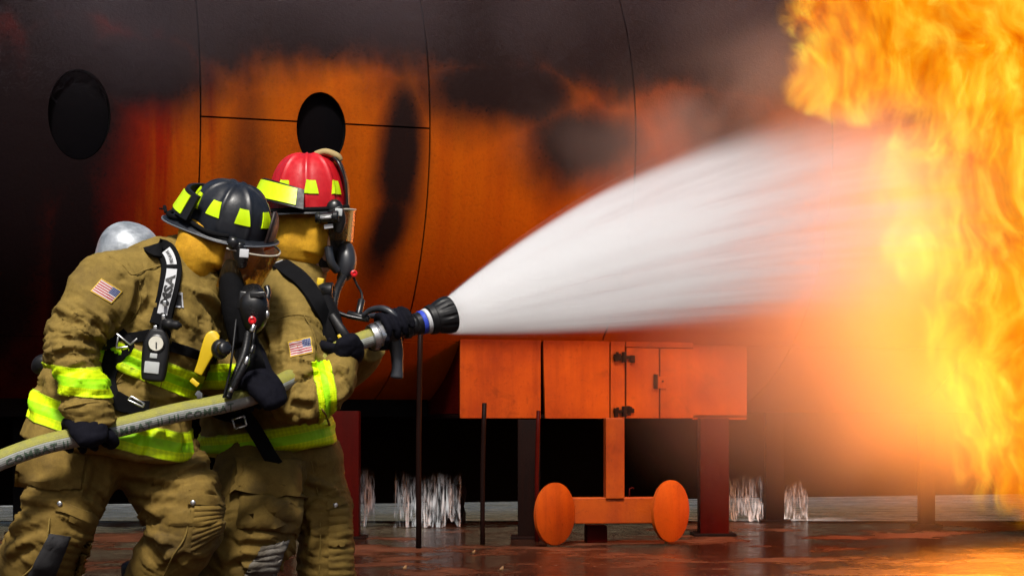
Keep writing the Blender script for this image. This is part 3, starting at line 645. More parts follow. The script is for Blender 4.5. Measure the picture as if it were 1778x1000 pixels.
# ------------------------------------------------------------ helmets, gloves
def helmet(root, C, fwd, up, material, trim, L=0.14, Wd=0.12, H=0.155, patches=(), back=0.225, front=0.18):
    X = Vector(fwd).normalized(); Z = Vector(up); Z = (Z - X * Z.dot(X)).normalized(); Y = Z.cross(X)
    R = Matrix((X, Y, Z)).transposed()
    def dome(az, el, lift=0.0):
        ce = math.cos(el) ** 0.72; se = math.sin(el) ** 0.95 if el > 0 else 0.0
        d8 = (az + math.pi / 8 * 0) % (math.pi / 4); d8 = min(d8, math.pi / 4 - d8)
        w = 0.05 / max(0.25, math.cos(el)); rid = 0.0055 * math.exp(-(d8 / w) ** 2) * (1 if el < 1.45 else 0.4)
        k = 1 + (rid + lift) / 0.135
        return C + R @ Vector((L * math.cos(az) * ce * k, Wd * math.sin(az) * ce * k, H * se * k + 0.012))
    nA, nE = 128, 22; v = []; f = []
    for j in range(nE):
        for i in range(nA): v.append(dome(2 * math.pi * i / nA, (j / (nE - 1)) * 1.5))
    for i in range(nA): v.append(C + R @ Vector((L * math.cos(2 * math.pi * i / nA), Wd * math.sin(2 * math.pi * i / nA), -0.012)))
    for j in range(nE - 1):
        for i in range(nA): f.append((j * nA + i, j * nA + (i + 1) % nA, (j + 1) * nA + (i + 1) % nA, (j + 1) * nA + i))
    for i in range(nA): f.append((nE * nA + i, nE * nA + (i + 1) % nA, (i + 1) % nA, i))
    f.append(tuple((nE - 1) * nA + i for i in range(nA)))
    mb = MB(); mb.add(v, f); he = mb.build('helmet', material, root)
    def brim(az, t, low=0.0):
        ca, sa = math.cos(az), math.sin(az)
        ox = (front if ca > 0 else back) * ca; oy = (Wd + 0.036) * sa
        ix, iy = L * 0.97 * ca, Wd * 0.97 * sa
        zz = 0.004 - t ** 1.4 * (0.018 * sa * sa + (0.034 if ca < 0 else -0.002) * ca * ca) - low
        return C + R @ Vector((ix + (ox - ix) * t, iy + (oy - iy) * t, zz))
    n = 72; v = []; f = []
    prof = [(0, 0), (0.35, 0), (0.7, 0), (0.95, 0), (1.0, 0.003), (0.95, 0.007), (0.5, 0.008), (0, 0.009)]
    for t, lo in prof:
        for i in range(n): v.append(brim(2 * math.pi * i / n, t, lo))
    for k in range(len(prof)):
        for i in range(n): f.append((k * n + i, k * n + (i + 1) % n, ((k + 1) % len(prof)) * n + (i + 1) % n, ((k + 1) % len(prof)) * n + i))
    mb = MB(); mb.add(v, f); mb.build('brim', 'helmet_black' if material == 'helmet_black' else 'rubber', he)
    mb = MB(); pts = [brim(2 * math.pi * i / n, 1.0, 0.004) for i in range(n)]; v = []; f = []
    for i in range(n):
        t = (pts[(i + 1) % n] - pts[i - 1]).normalized(); u = Z; w = t.cross(u).normalized()
        for k in range(6): v.append(pts[i] + (u * math.cos(k * math.pi / 3) + w * math.sin(k * math.pi / 3)) * 0.003)
    for i in range(n):
        for k in range(6): f.append((i * 6 + k, i * 6 + (k + 1) % 6, ((i + 1) % n) * 6 + (k + 1) % 6, ((i + 1) % n) * 6 + k))
    mb.add(v, f); mb.build('brim_edge', trim, he)
    for a0, hw, e0, e1 in patches:
        v = []; f = []; nu, nv = 6, 5
        for off in (0.0045, -0.003):
            for j in range(nv + 1):
                e = e0 + (e1 - e0) * j / nv; w = hw * (1 - 0.42 * j / nv) * (1 + 0.12 * j / nv)
                for i in range(nu + 1): v.append(dome(a0 + w * (2 * i / nu - 1), e, off))
        m = (nu + 1) * (nv + 1)
        for j in range(nv):
            for i in range(nu): q = (j * (nu + 1) + i, j * (nu + 1) + i + 1, (j + 1) * (nu + 1) + i + 1, (j + 1) * (nu + 1) + i); f += [q, tuple(m + x for x in reversed(q))]
        rim = list(range(nu + 1)) + [j * (nu + 1) + nu for j in range(1, nv + 1)] + [nv * (nu + 1) + i for i in range(nu - 1, -1, -1)] + [j * (nu + 1) for j in range(nv - 1, 0, -1)]
        for k in range(len(rim)): a, b = rim[k], rim[(k + 1) % len(rim)]; f.append((a, a + m, b + m, b))
        mb = MB(); mb.add(v, f); mb.build('reflective_patch', 'reflective_plain', he, sharp=40)
    return he, dome, brim, R
def dome_band(name, fn, a0, a1, lo, hi, off, thick, material, parent, nu=14, nv=4):
    """strip round a helmet between azimuths; fn(az, h, lift) -> point"""
    v = []; f = []
    for o in (off + thick, off):
        for j in range(nv + 1):
            for i in range(nu + 1): v.append(fn(a0 + (a1 - a0) * i / nu, lo + (hi - lo) * j / nv, o))
    m = (nu + 1) * (nv + 1)
    for j in range(nv):
        for i in range(nu): q = (j * (nu + 1) + i, j * (nu + 1) + i + 1, (j + 1) * (nu + 1) + i + 1, (j + 1) * (nu + 1) + i); f += [q, tuple(m + x for x in reversed(q))]
    rim = list(range(nu + 1)) + [j * (nu + 1) + nu for j in range(1, nv + 1)] + [nv * (nu + 1) + i for i in range(nu - 1, -1, -1)] + [j * (nu + 1) for j in range(nv - 1, 0, -1)]
    for k in range(len(rim)): a, b = rim[k], rim[(k + 1) % len(rim)]; f.append((a, a + m, b + m, b))
    mb = MB(); mb.add(v, f); return mb.build(name, material, parent, sharp=50)
def grip(root, C, A, rh, n, wrist, sense=1, thumb=1, size=1.0):
    """gloved hand closed round a bar: n points from the bar to the back of the hand"""
    A = Vector(A).normalized(); n = Vector(n); n = (n - A * n.dot(A)).normalized(); m = A.cross(n) * sense; z = size; parts = []
    pal = [(C + n * (rh + 0.022 * z) - m * 0.062 * z, 0.042 * z, 0.024 * z), (C + n * (rh + 0.026 * z) - m * 0.03 * z, 0.052 * z, 0.027 * z),
           (C + n * (rh + 0.024 * z) + m * 0.012 * z, 0.054 * z, 0.025 * z), (C + n * (rh + 0.012 * z) + m * 0.036 * z, 0.05 * z, 0.02 * z)]
    parts.append(loft(pal, ref=n, cap=0.8))
    w = Vector(wrist); s0 = C + n * (rh + 0.024 * z) - m * 0.045 * z
    parts.append(loft([(s0, 0.04 * z, 0.027 * z), (s0.lerp(w, 0.5), 0.038 * z, 0.032 * z), (w, 0.044 * z, 0.04 * z)], ref=n, cap=0.3))
    ln = (0.92, 1.05, 1.0, 0.84)
    for k in range(4):
        o = (1.5 - k) * 0.0262 * z * thumb; r = rh + 0.0125 * z; tip = 62 + 150 * ln[k]
        ph = [math.radians(q) for q in (18, 62, 62 + 62 * ln[k], 62 + 112 * ln[k], tip)]
        rr = (0.0155, 0.0158, 0.0145, 0.0138, 0.0115)
        parts.append(loft([(C + A * (o * (1 + 0.06 * i)) + (n * math.cos(p) + m * math.sin(p)) * (r + (0.006 * z if i in (0, 1) else 0)), q * z, q * z) for i, (p, q) in enumerate(zip(ph, rr))], n=14, p=2.0, cap=0.9, ref=A))
    tp = [(-38, 0.022, 0.030), (-62, 0.052, 0.026), (-100, 0.066, 0.020), (-146, 0.058, 0.016)]
    parts.append(loft([(C + A * (ax * z * thumb) + (n * math.cos(math.radians(a)) + m * math.sin(math.radians(a))) * (rh + 0.014 * z), q * z * 0.85, q * z * 0.7) for a, ax, q in tp], n=14, p=2.0, cap=0.9, ref=A))
    me = union(parts, 0.0042, 2); co = coords(me); no = normals(me)
    off = np.array([0.0022 * (2 * abs(noise.noise(Vector(c) * 26)) - 0.3) + 0.001 * noise.noise(Vector(c) * 70) for c in co]); setco(me, co + no * off[:, None])
    return link('glove', me, 'glove', root)
def head_body(root, C, fwd, up, neck):
    """the wearer's head and neck, mostly under hood and mask"""
    X = Vector(fwd).normalized(); Z = Vector(up); Z = (Z - X * Z.dot(X)).normalized(); Y = Z.cross(X); g = lambda x, y, z: C + X * x + Y * y + Z * z
    ps = [loft([(g(-0.005, 0, -0.11), 0.05, 0.06), (g(0.0, 0, -0.06), 0.065, 0.085), (g(0, 0, 0.0), 0.078, 0.098), (g(-0.005, 0, 0.06), 0.074, 0.092), (g(-0.01, 0, 0.10), 0.045, 0.06)], ref=X, cap=0.7, p=2.1),
          loft([(neck, 0.075, 0.075), (g(-0.02, 0, -0.1), 0.06, 0.06), (g(-0.01, 0, -0.03), 0.055, 0.055)], ref=X),
          loft([(g(0.085, 0, 0.02), 0.012, 0.012), (g(0.108, 0, -0.025), 0.017, 0.015), (g(0.09, 0, -0.035), 0.012, 0.01)], n=12),
          loft([(g(0.075, -0.028, -0.066), 0.008, 0.008), (g(0.09, 0, -0.068), 0.01, 0.01), (g(0.075, 0.028, -0.066), 0.008, 0.008)], n=10)]
    for s in (-1, 1): ps.append(loft([(g(-0.005, s * 0.076, 0.03), 0.012, 0.01), (g(-0.01, s * 0.085, 0), 0.016, 0.009), (g(-0.002, s * 0.077, -0.03), 0.01, 0.008)], n=10))
    return link('body', union(ps, 0.006, 2), 'skin', root)
def ipx(deg, yaw=0):
    """rotation whose x axis runs deg below the horizontal in the picture"""
    return Matrix.Rotation(math.radians(yaw), 3, 'Z') @ Matrix.Rotation(math.radians(deg), 3, 'Y')
def ribbed(mb, pts, r, n=12, pitch=0.012):
    c = catmull([(p,) for p in pts], 16); L = 0; out = []
    for i, q in enumerate(c):
        if i: L += (q[0] - c[i - 1][0]).length
        out.append((q[0], r * (1 + 0.1 * math.sin(L / pitch * 2 * math.pi)), r * (1 + 0.1 * math.sin(L / pitch * 2 * math.pi))))
    return mb.add(*loft(out, n=n, res=1, p=2.0))

# ------------------------------------------------------------ fire hose with nozzle
hose_px = [(-150, 872, 6.12), (-60, 828, 6.18), (0, 799, 6.22), (75, 772, 6.26), (150, 755, 6.31), (225, 737, 6.36), (300, 718, 6.42), (390, 700, 6.5), (450, 682, 6.57), (520, 648, 6.76), (575, 614, 6.86), (612, 597, 6.9), (648, 585, 6.93)]
hose_pts = [P(*q) for q in hose_px]; RH = 0.0315
hose_c = [q[0] for q in catmull([(p,) for p in hose_pts], 10)]
hose = thing('fire_hose', 'charged yellow and grey fire hose with black nozzle, held by both firefighters', 'fire hose', tuple(hose_pts[0]))
def hose_mat():
    t = NT('hose_jacket'); o = t.obj(); u = t.xyz(t.uv())
    n = t.noise(o, 40, 4); w = t.math('SINE', t.math('MULTIPLY', u[0], 1400.0)); w2 = t.math('SINE', t.math('MULTIPLY', u[1], 190.0))
    side = t.math('LESS_THAN', t.math('ABSOLUTE', t.math('SUBTRACT', u[1], 0.36)), 0.14)
    c = t.mix(side, (0.30, 0.285, 0.03), (0.36, 0.38, 0.36))
    c = t.mix(t.rng(n, 0.4, 0.8, 0, 0.45), c, (0.12, 0.12, 0.09))
    c = t.mix(t.rng(t.math('MULTIPLY', w, w2), -1, 1, 0, 0.35), c, (0.1, 0.1, 0.07))
    M['hose_jacket'] = t.set(col=c, rough=0.7, nor=t.bump(t.math('ADD', w, w2), 0.35, 0.001))
hose_mat()
def hose_frame(i):
    t = (hose_c[min(len(hose_c) - 1, i + 1)] - hose_c[max(0, i - 1)]).normalized(); u = (Vector((0, 0, 1)) - t * t.z).normalized(); return t, u, t.cross(u)
hs = [0.0]
for i in range(1, len(hose_c)): hs.append(hs[-1] + (hose_c[i] - hose_c[i - 1]).length)
v = []; f = []; uv = []; n = 28
for i, c in enumerate(hose_c):
    t, u, w = hose_frame(i); rr = RH * (1 + 0.015 * noise.noise(c * 9))
    for k in range(n + 1):
        a = 2 * math.pi * k / n; v.append(c + (u * math.cos(a) + w * math.sin(a)) * rr); uv.append((hs[i], k / n))
for i in range(len(hose_c) - 1):
    for k in range(n): f.append((i * (n + 1) + k, i * (n + 1) + k + 1, (i + 1) * (n + 1) + k + 1, (i + 1) * (n + 1) + k))
mesh_obj('hose_jacket', v, f, 'hose_jacket', hose, uvs=uv)
def hose_at(s, ang, lift=0.0):
    s = min(max(s, 0), hs[-1] - 1e-5); i = max(0, min(len(hs) - 2, int(np.searchsorted(hs, s)) - 1)); q = (s - hs[i]) / (hs[i + 1] - hs[i])
    t, u, w = hose_frame(i); t2, u2, w2 = hose_frame(i + 1); u = u.lerp(u2, q); w = w.lerp(w2, q)
    return hose_c[i].lerp(hose_c[i + 1], q) + (u * math.cos(ang) + w * math.sin(ang)).normalized() * (RH * 1.015 + lift)
w_sign = 1 if hose_frame(20)[2].y < 0 else -1
def print_on_hose(txt, s0, h):
    a0 = math.radians(242) if w_sign < 0 else math.radians(118)
    sg = -1 if w_sign < 0 else 1
    lettering('printed_lettering', txt, lambda x, y: hose_at(s0 + x, a0 - sg * (y / RH), 0.0012), h, 'hose_print', hose, bold=0.012, spacing=1.15)
simple('hose_print', (0.07, 0.11, 0.075), 0.7, var=0.6, scale=120)
def s_at(px):  # hose length where it passes picture column px
    return min(range(len(hose_c)), key=lambda i: abs(hose_c[i].x / hose_c[i].y * F + CX - px))
print_on_hose('COMBAT II', hs[s_at(58)], 0.027)
print_on_hose('COMBAT II HI-COMBAT', hs[s_at(318)] - 0.06, 0.027)
# nozzle
N0 = hose_pts[-1]; N1 = P(783, 545, 7.06); ND = (N1 - N0).normalized(); NL = (N1 - N0).length
mb = MB(); mb.lathe(N0 - ND * 0.012, ND, [(0, 0.036), (0.002, 0.044), (0.02, 0.046), (0.022, 0.043), (0.027, 0.043), (0.029, 0.047), (0.05, 0.047), (0.053, 0.036)], n=36,
                   teeth=lambda k, i: 1.0 + (0.05 if (i % 9) < 3 and k in (2, 5, 6) else 0)); mb.build('coupling', 'metal', hose, sharp=35)
mb = MB(); mb.lathe(N0 + ND * 0.04, ND, [(0, 0.030), (0.01, 0.036), (0.05, 0.036), (0.056, 0.03), (0.075, 0.03), (0.08, 0.04), (0.095, 0.042), (0.1, 0.037), (0.118, 0.038), (0.122, 0.034), (0.128, 0.039), (0.146, 0.04), (0.15, 0.036), (0.156, 0.041), (NL - 0.13, 0.041)], n=40)
noz = mb.build('nozzle', 'plastic_black', hose, sharp=35)
mb = MB(); mb.lathe(N0 + ND * (NL - 0.125), ND, [(0, 0.041), (0.002, 0.0425), (0.014, 0.0425), (0.016, 0.041)], n=40); mb.build('blue_band', 'blue_band', noz, sharp=35)
mb = MB(); mb.lathe(N0 + ND * (NL - 0.108), ND, [(0, 0.041), (0.002, 0.044), (0.013, 0.0455), (0.015, 0.043)], n=40); mb.build('white_band', 'white_print', noz, sharp=35)
mb = MB(); mb.lathe(N0 + ND * (NL - 0.093), ND, [(0, 0.043), (0.004, 0.051), (0.022, 0.054), (0.026, 0.05), (0.032, 0.053), (0.045, 0.059), (0.07, 0.066), (0.088, 0.067), (0.093, 0.063), (0.093, 0.05), (0.085, 0.036)], n=72,
                   teeth=lambda k, i: 1.0 - (0.085 if (i % 6) < 2 and 5 <= k <= 7 else 0)); mb.build('bumper', 'rubber', noz, sharp=40)
def npx(px, py, dd=0.0): return P(px, py, 6.96 + (px - 648) / 135 * 0.12 + dd)
mb = MB(); mb.tube([npx(632, 546, 0.04), npx(645, 538, 0.02), npx(665, 536, -0.03), npx(682, 545, -0.06), npx(692, 562, -0.065), npx(698, 576, -0.055)], [0.008, 0.011, 0.012, 0.012, 0.011, 0.012], n=12); mb.tube([npx(632, 546, 0.04), npx(640, 549, 0.08), npx(668, 548, 0.1), npx(690, 566, 0.07)], 0.01)
mb.build('bale_handle', 'trim_dark', noz)
mb = MB(); mb.loft([(npx(683, 582), 0.026, 0.02), (npx(688, 605), 0.024, 0.018), (npx(690, 635), 0.02, 0.017), (npx(689, 655), 0.023, 0.018)], ref=(0, 1, 0), cap=0.3); mb.build('pistol_grip', 'trim_dark', noz)
mb = MB(); mb.lathe(npx(700, 573, -0.052), Vector((0.1, -1, 0.05)), [(0, 0.012), (0.012, 0.012), (0.016, 0.008)], n=16); mb.build('pivot_bolt', 'metal', noz, sharp=40)
# ------------------------------------------------------------ firefighter in the black helmet (nearer the camera)
A = thing('person', 'firefighter in black helmet and tan turnout gear, crouching and gripping the hose behind the other', 'person', (P(150, 1160, 6.6).x, 6.65, 0), 'firefighters on the hose line')
tor = PX([(187, 772, 6.64, 152, .235), (198, 705, 6.63, 136, .205), (232, 615, 6.62, 128, .2), (280, 528, 6.62, 118, .2), (312, 476, 6.63, 84, .17), (334, 452, 6.64, 52, .1)])
arm = PX([(228, 492, 6.53, 62, .13), (192, 500, 6.47, 62, .13), (158, 540, 6.42, 57, .125), (126, 596, 6.37, 51, .12), (134, 650, 6.33, 44, .105), (148, 695, 6.31, 43, .095), (154, 738, 6.31, 44, .09)])
arm2 = PX([(372, 505, 6.84, 55, .12), (382, 570, 6.88, 52, .12), (384, 640, 6.86, 48, .115), (404, 640, 6.74, 40, .1), (428, 612, 6.62, 36, .08)])
col = PX([(322, 496, 6.63, 76, .15), (345, 474, 6.63, 62, .125), (354, 462, 6.63, 58, .115)])
ch = [Chain(tor, 'torso'), Chain(arm, 'arm'), Chain(arm2, 'arm2')]
coat = union([loft(tor, cap=(0.12, 0.5)), loft(arm, cap=(0.6, 0.1)), loft(arm2, cap=(0.5, 0.1)), loft(col, cap=0.1)], 0.0068, 2)
labA = wrinkle(coat, ch, [(1, .58, .075, .024, .048, None), (1, .42, .09, .018, .06, Vector((1, 0, -.3)).normalized()), (1, .80, .06, .012, .05, None), (1, .97, .05, .007, .03, None),
                          (0, .38, .13, .018, .085, None), (0, .12, .1, .010, .11, None), (0, .7, .1, .013, .07, Vector((1, -0.5, 0)).normalized())], drape=.020, dscale=(6.5, 3.0), seed=3.1)
creases(coat, [[(105, 578), (140, 574), (176, 587)], [(88, 606), (125, 600), (170, 611)], [(112, 636), (140, 626), (172, 620)], [(178, 548), (184, 570), (182, 592)], [(228, 472), (226, 515), (205, 560), (188, 585)], [(252, 506), (242, 530), (228, 548)], [(270, 518), (268, 545), (262, 572)], [(318, 540), (326, 565), (332, 592)], [(360, 545), (362, 570), (354, 595)], [(204, 632), (222, 645), (244, 655)], [(250, 735), (244, 770), (234, 802)], [(300, 715), (308, 750), (306, 785)], [(72, 650), (62, 680), (56, 710)], [(350, 500), (372, 520), (384, 548)], [(100, 530), (120, 545), (150, 548)]])
co_ = link('coat', coat, 'turnout', A); bA = bvh_of(coat)
up0 = (tor[1][0] - tor[0][0]).normalized()
hem = P(187, 772, 6.64) + up0 * 0.075
band('reflective_stripe', coat, labA, 0, hem, (up0 * 0.97 + Vector((0.10, 0, 0))).normalized(), 0.092, 0.004, 'reflective_tape', co_)
band('reflective_stripe', coat, labA, 0, P(262, 637, 6.6), (P(285, 590, 6.6) - P(262, 640, 6.6)).normalized() + Vector((-0.02, 0, 0)), 0.085, 0.004, 'reflective_tape', co_)
band('reflective_stripe', coat, labA, 1, P(139, 661, 6.3), Vector((0.10, -0.08, 1.0)), 0.088, 0.004, 'reflective_tape', co_)
band('reflective_stripe', coat, labA, 2, P(384, 655, 6.8), Vector((0.0, 0.0, 1.0)), 0.08, 0.004, 'reflective_tape', co_)
patch('flag_patch', bA, [(157, 506), (193, 527), (212, 506), (176, 484)], 10, 8, 0.0035, 'flag_print', co_)
# stitched seams: thin raised piping on the yoke, cuff and coat front
def seam(pts, bvh, parent, r=0.0022, name='seam', material='turnout', fall=6.6):
    a, b = on(bvh, pts, 0.001, fall); mb = MB(); mb.tube(a, r, n=6, res=6); return mb.build(name, material, parent)
seam([(190, 446), (215, 462), (230, 477), (255, 468), (280, 461)], bA, co_)
seam([(230, 477), (240, 500), (243, 530), (225, 560)], bA, co_)
seam([(112, 708), (135, 702), (165, 698), (190, 702)], bA, co_, 0.004)
seam([(200, 668), (225, 640), (250, 655), (262, 690)], bA, co_)
seam([(300, 560), (290, 620), (270, 700), (232, 790)], bA, co_)
patch('chest_label', bA, [(300, 534), (318, 535), (317, 508), (300, 506)], 5, 5, 0.004, 'white_print', co_)
patch('chest_label_print', bA, [(304, 530), (315, 531), (314, 512), (304, 511)], 4, 4, 0.0085, 'black_print', co_, thick=0.001)
# trousers
pel = PX([(205, 720, 6.66, 98, .16), (200, 770, 6.66, 106, .165), (205, 815, 6.66, 96, .155)])
lr = PX([(150, 775, 6.6, 80, .15), (120, 840, 6.56, 82, .155), (94, 908, 6.5, 62, .14), (62, 972, 6.54, 62, .135), (30, 1060, 6.6, 60, .13), (0, 1130, 6.64, 56, .125)])
ll = PX([(258, 785, 6.7, 78, .15), (302, 848, 6.68, 78, .15), (326, 900, 6.63, 64, .14), (294, 975, 6.72, 60, .135), (258, 1060, 6.8, 58, .125), (246, 1130, 6.84, 54, .12)])
ch = [Chain(pel, 'pelvis'), Chain(lr, 'leg'), Chain(ll, 'leg2')]
tr = union([loft(pel), loft(lr, cap=(.5, .1)), loft(ll, cap=(.5, .1))], 0.007, 2)
wrinkle(tr, ch, [(1, .2, .09, .014, .07, None), (1, .5, .08, .016, .05, Vector((-1, .3, 0)).normalized()), (2, .18, .1, .02, .06, None), (2, .47, .08, .018, .05, Vector((-1, .3, 0)).normalized()), (2, .7, .1, .014, .06, None), (1, .75, .1, .012, .07, None)], drape=.02, dscale=(5.5, 3.4), seed=8.2)
creases(tr, [[(156, 795), (150, 830), (137, 863)], [(201, 850), (252, 858), (330, 858)], [(214, 826), (270, 830), (326, 842)], [(223, 866), (250, 876), (274, 894)], [(248, 924), (270, 932), (290, 948)], [(268, 985), (292, 968), (318, 949)], [(34, 862), (70, 870), (110, 872)], [(14, 922), (40, 910), (74, 906)], [(10, 966), (30, 948), (56, 935)], [(190, 820), (180, 860), (168, 900)]])
to_ = link('trousers', tr, 'turnout_trousers', A); bT = bvh_of(tr)
patch('cargo_pocket', bT, [(28, 842), (140, 852), (150, 792), (40, 770)], 12, 8, 0.012, 'turnout_trousers', to_, thick=0.02, bulge=0.018)
quilt = lambda u, v: 0.0035 * abs(math.sin(math.pi * v * 8))
patch('knee_pad', bT, [(92, 996), (140, 1004), (165, 905), (124, 885)], 10, 40, 0.006, 'turnout_trousers', to_, thick=0.01, relief=quilt)
patch('knee_pad', bT, [(46, 1004), (92, 1004), (122, 930), (86, 926)], 10, 14, 0.010, 'knee_leather', to_, thick=0.01, bulge=0.006)
patch('knee_strap', bT, [(96, 884), (162, 910), (166, 896), (100, 868)], 12, 3, 0.012, 'turnout_trousers', to_, thick=0.01)
patch('knee_pad', bT, [(330, 960), (378, 930), (388, 880), (338, 878)], 10, 32, 0.006, 'turnout_trousers', to_, thick=0.01, relief=quilt)
patch('knee_strap', bT, [(326, 874), (386, 878), (386, 862), (330, 860)], 12, 3, 0.012, 'turnout_trousers', to_, thick=0.01)
for q in ((105, 874), (336, 872)):
    h, n = hit(bT, *q); mb = MB(); ellip(mb, h - Vector((0, .014, 0)), (.009, .004, .009)); mb.build('snap_rivet', 'metal', to_)
seam([(86, 900), (80, 940), (60, 980), (40, 1000)], bT, to_, 0.003); seam([(330, 885), (322, 930), (300, 965), (285, 1000)], bT, to_, 0.003)
seam([(150, 790), (148, 830), (140, 862)], bT, to_); seam([(280, 800), (310, 830), (330, 850)], bT, to_)
def boot(c, d, root, sc=1.0):
    d = Vector(d).normalized(); up = Vector((0, 0, 1)); mb = MB()
    ps = [loft([(c + up * .34, .07, .07), (c + up * .2, .062, .065), (c + up * .09, .06, .065)], cap=.3),
          loft([(c - d * .07 + up * .055, .05, .05), (c + d * .04 + up * .06, .052, .055), (c + d * .13 + up * .045, .05, .04), (c + d * .18 + up * .04, .04, .034)], ref=(0, 0, 1), cap=.6),
          loft([(c - d * .085 + up * .015, .05, .016), (c + d * .05 + up * .015, .055, .016), (c + d * .2 + up * .015, .045, .016)], ref=(0, 0, 1), cap=.5, p=4)]
    return link('boot', union(ps, .008, 1), 'rubber', root)
boot(Vector((lr[-1][0].x, lr[-1][0].y, 0)), (1, -.3, 0), A); boot(Vector((ll[-1][0].x, ll[-1][0].y, 0)), (1, -.2, 0), A)
# head, hood, mask, helmet
HC = P(396, 396, 6.62); fw = Vector((0.92, -0.16, -0.34)).normalized(); upv = Vector((0.32, -0.28, 0.9))
head_body(A, P(408, 428, 6.63), fw, upv, P(355, 470, 6.65))
hd = union([loft(PX([(354, 486, 6.58, 20, .05), (346, 460, 6.58, 41, .10), (348, 433, 6.60, 46, .11), (360, 414, 6.63, 44, .095), (374, 400, 6.64, 34, .07)]), cap=(.4, .5)),
            loft([(P(384, 418, 6.62), .04, .08), (P(382, 436, 6.58), .045, .085), (P(372, 462, 6.57), .035, .06)])], 0.006, 3)
cc = coords(hd); nn = normals(hd); setco(hd, cc + nn * np.array([0.0055 * (.4 - 2 * abs(noise.noise(Vector((c[0] * 4 - c[2] * 3, c[1] * 5, c[2] * 15 + c[0] * 9))))) for c in cc])[:, None])
link('hood', hd, 'hood', A)
heA, dmA, brA, RA = helmet(A, HC, fw, upv, 'helmet_black', 'trim_grey', L=.140, Wd=.122, H=.142,
    patches=[(math.radians(a), .19, .24, .62) for a in (-12, -56, -99, -140, 178, 140, 99, 56)], back=.225, front=.175)
rear = lambda a, h, o: HC + RA @ Vector((math.cos(a) * (.148 + o + .03 * (1 - h)), math.sin(a) * (.136 + o + .02 * (1 - h)), .014 + h * .085))
dome_band('goggle_strap', rear, math.radians(-118), math.radians(-242), 0.0, 1.0, 0.006, 0.012, 'rubber', heA, nu=24)
dome_band('reflective_band', rear, math.radians(-129), math.radians(-160), 0.12, 0.88, 0.019, 0.003, 'reflective_plain', heA)
mb = MB(); mb.tube([brA(math.radians(a), .55 + .3 * math.sin(math.radians(a) * 3) ** 2, -.012) for a in range(-70, -190, -12)], .008); mb.build('goggle_elastic', 'webbing', heA)
mb = MB(); mb.tube([brA(math.radians(-165), .9, -.012), brA(math.radians(-175), 1.05, -.03), brA(math.radians(175), 1.12, -.02), P(277, 362, 6.62)], [.006, .006, .004, .002]); mb.build('loose_strap_end', 'webbing', heA)
X, Z = fw, (upv - fw * upv.dot(fw)).normalized(); Y = Z.cross(X)
def la(x, y, z): return HC + X * x + Y * y + Z * z
mb = MB(); R3 = Matrix((X, Y, Z)).transposed()
mb.loft([(la(.150, 0, -.005), .010, .04), (la(.152, 0, .05), .009, .04), (la(.148, 0, .085), .008, .026), (la(.142, 0, .105), .006, .01)], ref=Y, cap=.3); mb.build('front_shield', 'leather_dark', heA)
for s_ in (-1, 1): mb = MB(); ellip(mb, la(.075, .135 * s_, -.01), (.022, .016, .022), R3); mb.build('visor_pivot', 'plastic_black', heA)
def visor(name, parent, g, r0, z0, z1, a0, a1, fwd_in=0.03, n=20, m=6, flare=0.0, material='visor'):
    v = []; f = []
    for o in (0, .003):
        for j in range(m + 1):
            t = j / m
            for i in range(n + 1):
                a = a0 + (a1 - a0) * i / n; r = r0 + o - fwd_in * t; v.append(g(math.cos(a) * r + flare, math.sin(a) * r * .82, z0 + (z1 - z0) * t + .012 * math.sin(a * 2) ** 2 * t))
    k = (n + 1) * (m + 1)
    for j in range(m):
        for i in range(n): q = (j * (n + 1) + i, j * (n + 1) + i + 1, (j + 1) * (n + 1) + i + 1, (j + 1) * (n + 1) + i); f += [q, tuple(k + x for x in reversed(q))]
    rim = list(range(n + 1)) + [j * (n + 1) + n for j in range(1, m + 1)] + [m * (n + 1) + i for i in range(n - 1, -1, -1)] + [j * (n + 1) for j in range(m - 1, 0, -1)]
    for q in range(len(rim)): a, b = rim[q], rim[(q + 1) % len(rim)]; f.append((a, a + k, b + k, b))
    mb = MB(); mb.add(v, f); vo = mb.build(name, material, parent, sharp=60)
    e = MB(); e.tube([(Vector(v[i])) for i in range(n + 1)], .0035, n=6, res=2); e.build('visor_edge', 'trim_pale', parent); return vo

visor('face_shield', heA, la, .185, -.03, -.175, -1.25, 1.25, fwd_in=.035, flare=.005)
# breathing mask: black face piece, lens, regulator
fp = union([loft([(la(.0, 0, -.03), .06, .082), (la(-.005, 0, -.09), .058, .08), (la(.01, 0, -.15), .05, .062), (la(.025, 0, -.19), .04, .04)], ref=Y, cap=.4),
            loft([(la(.0, -.02, -.02), .05, .06), (la(.01, 0, -.1), .055, .075), (la(-.01, 0, -.16), .05, .06), (la(-.05, 0, -.2), .045, .05)], ref=Y, cap=.4)], .006, 2)
fm = link('face_mask', fp, 'rubber', A)
mb = MB(); ellip(mb, la(.03, 0, -.085), (.045, .07, .062), R3, p=2.3); mb.build('lens', 'lens', fm)
rg = MB(); rg.loft([(P(438, 505, 6.56), .035, .035), (P(440, 528, 6.54), .052, .05), (P(440, 555, 6.55), .044, .045), (P(432, 572, 6.57), .025, .03)], cap=.5)
rg.box(P(425, 522, 6.52), (.02, .012, .03), ipx(8), .005); rg.box(P(448, 512, 6.5), (.026, .008, .010), ipx(-4), .004); rg.tube([P(463, 498, 6.56), P(466, 510, 6.55), P(460, 528, 6.54), P(455, 545, 6.54)], .010)
rgo = rg.build('regulator', 'plastic_black', A)
mb = MB(); mb.lathe(P(438, 556, 6.49), (0.15, -1, 0), [(0, .013), (.01, .013), (.012, .008), (.008, .005)], n=18); mb.build('red_button', 'red_plastic', rgo, sharp=40)
mb = MB(); ellip(mb, P(464, 546, 6.52), (.007, .008, .014)); mb.build('clip', 'metal', rgo)
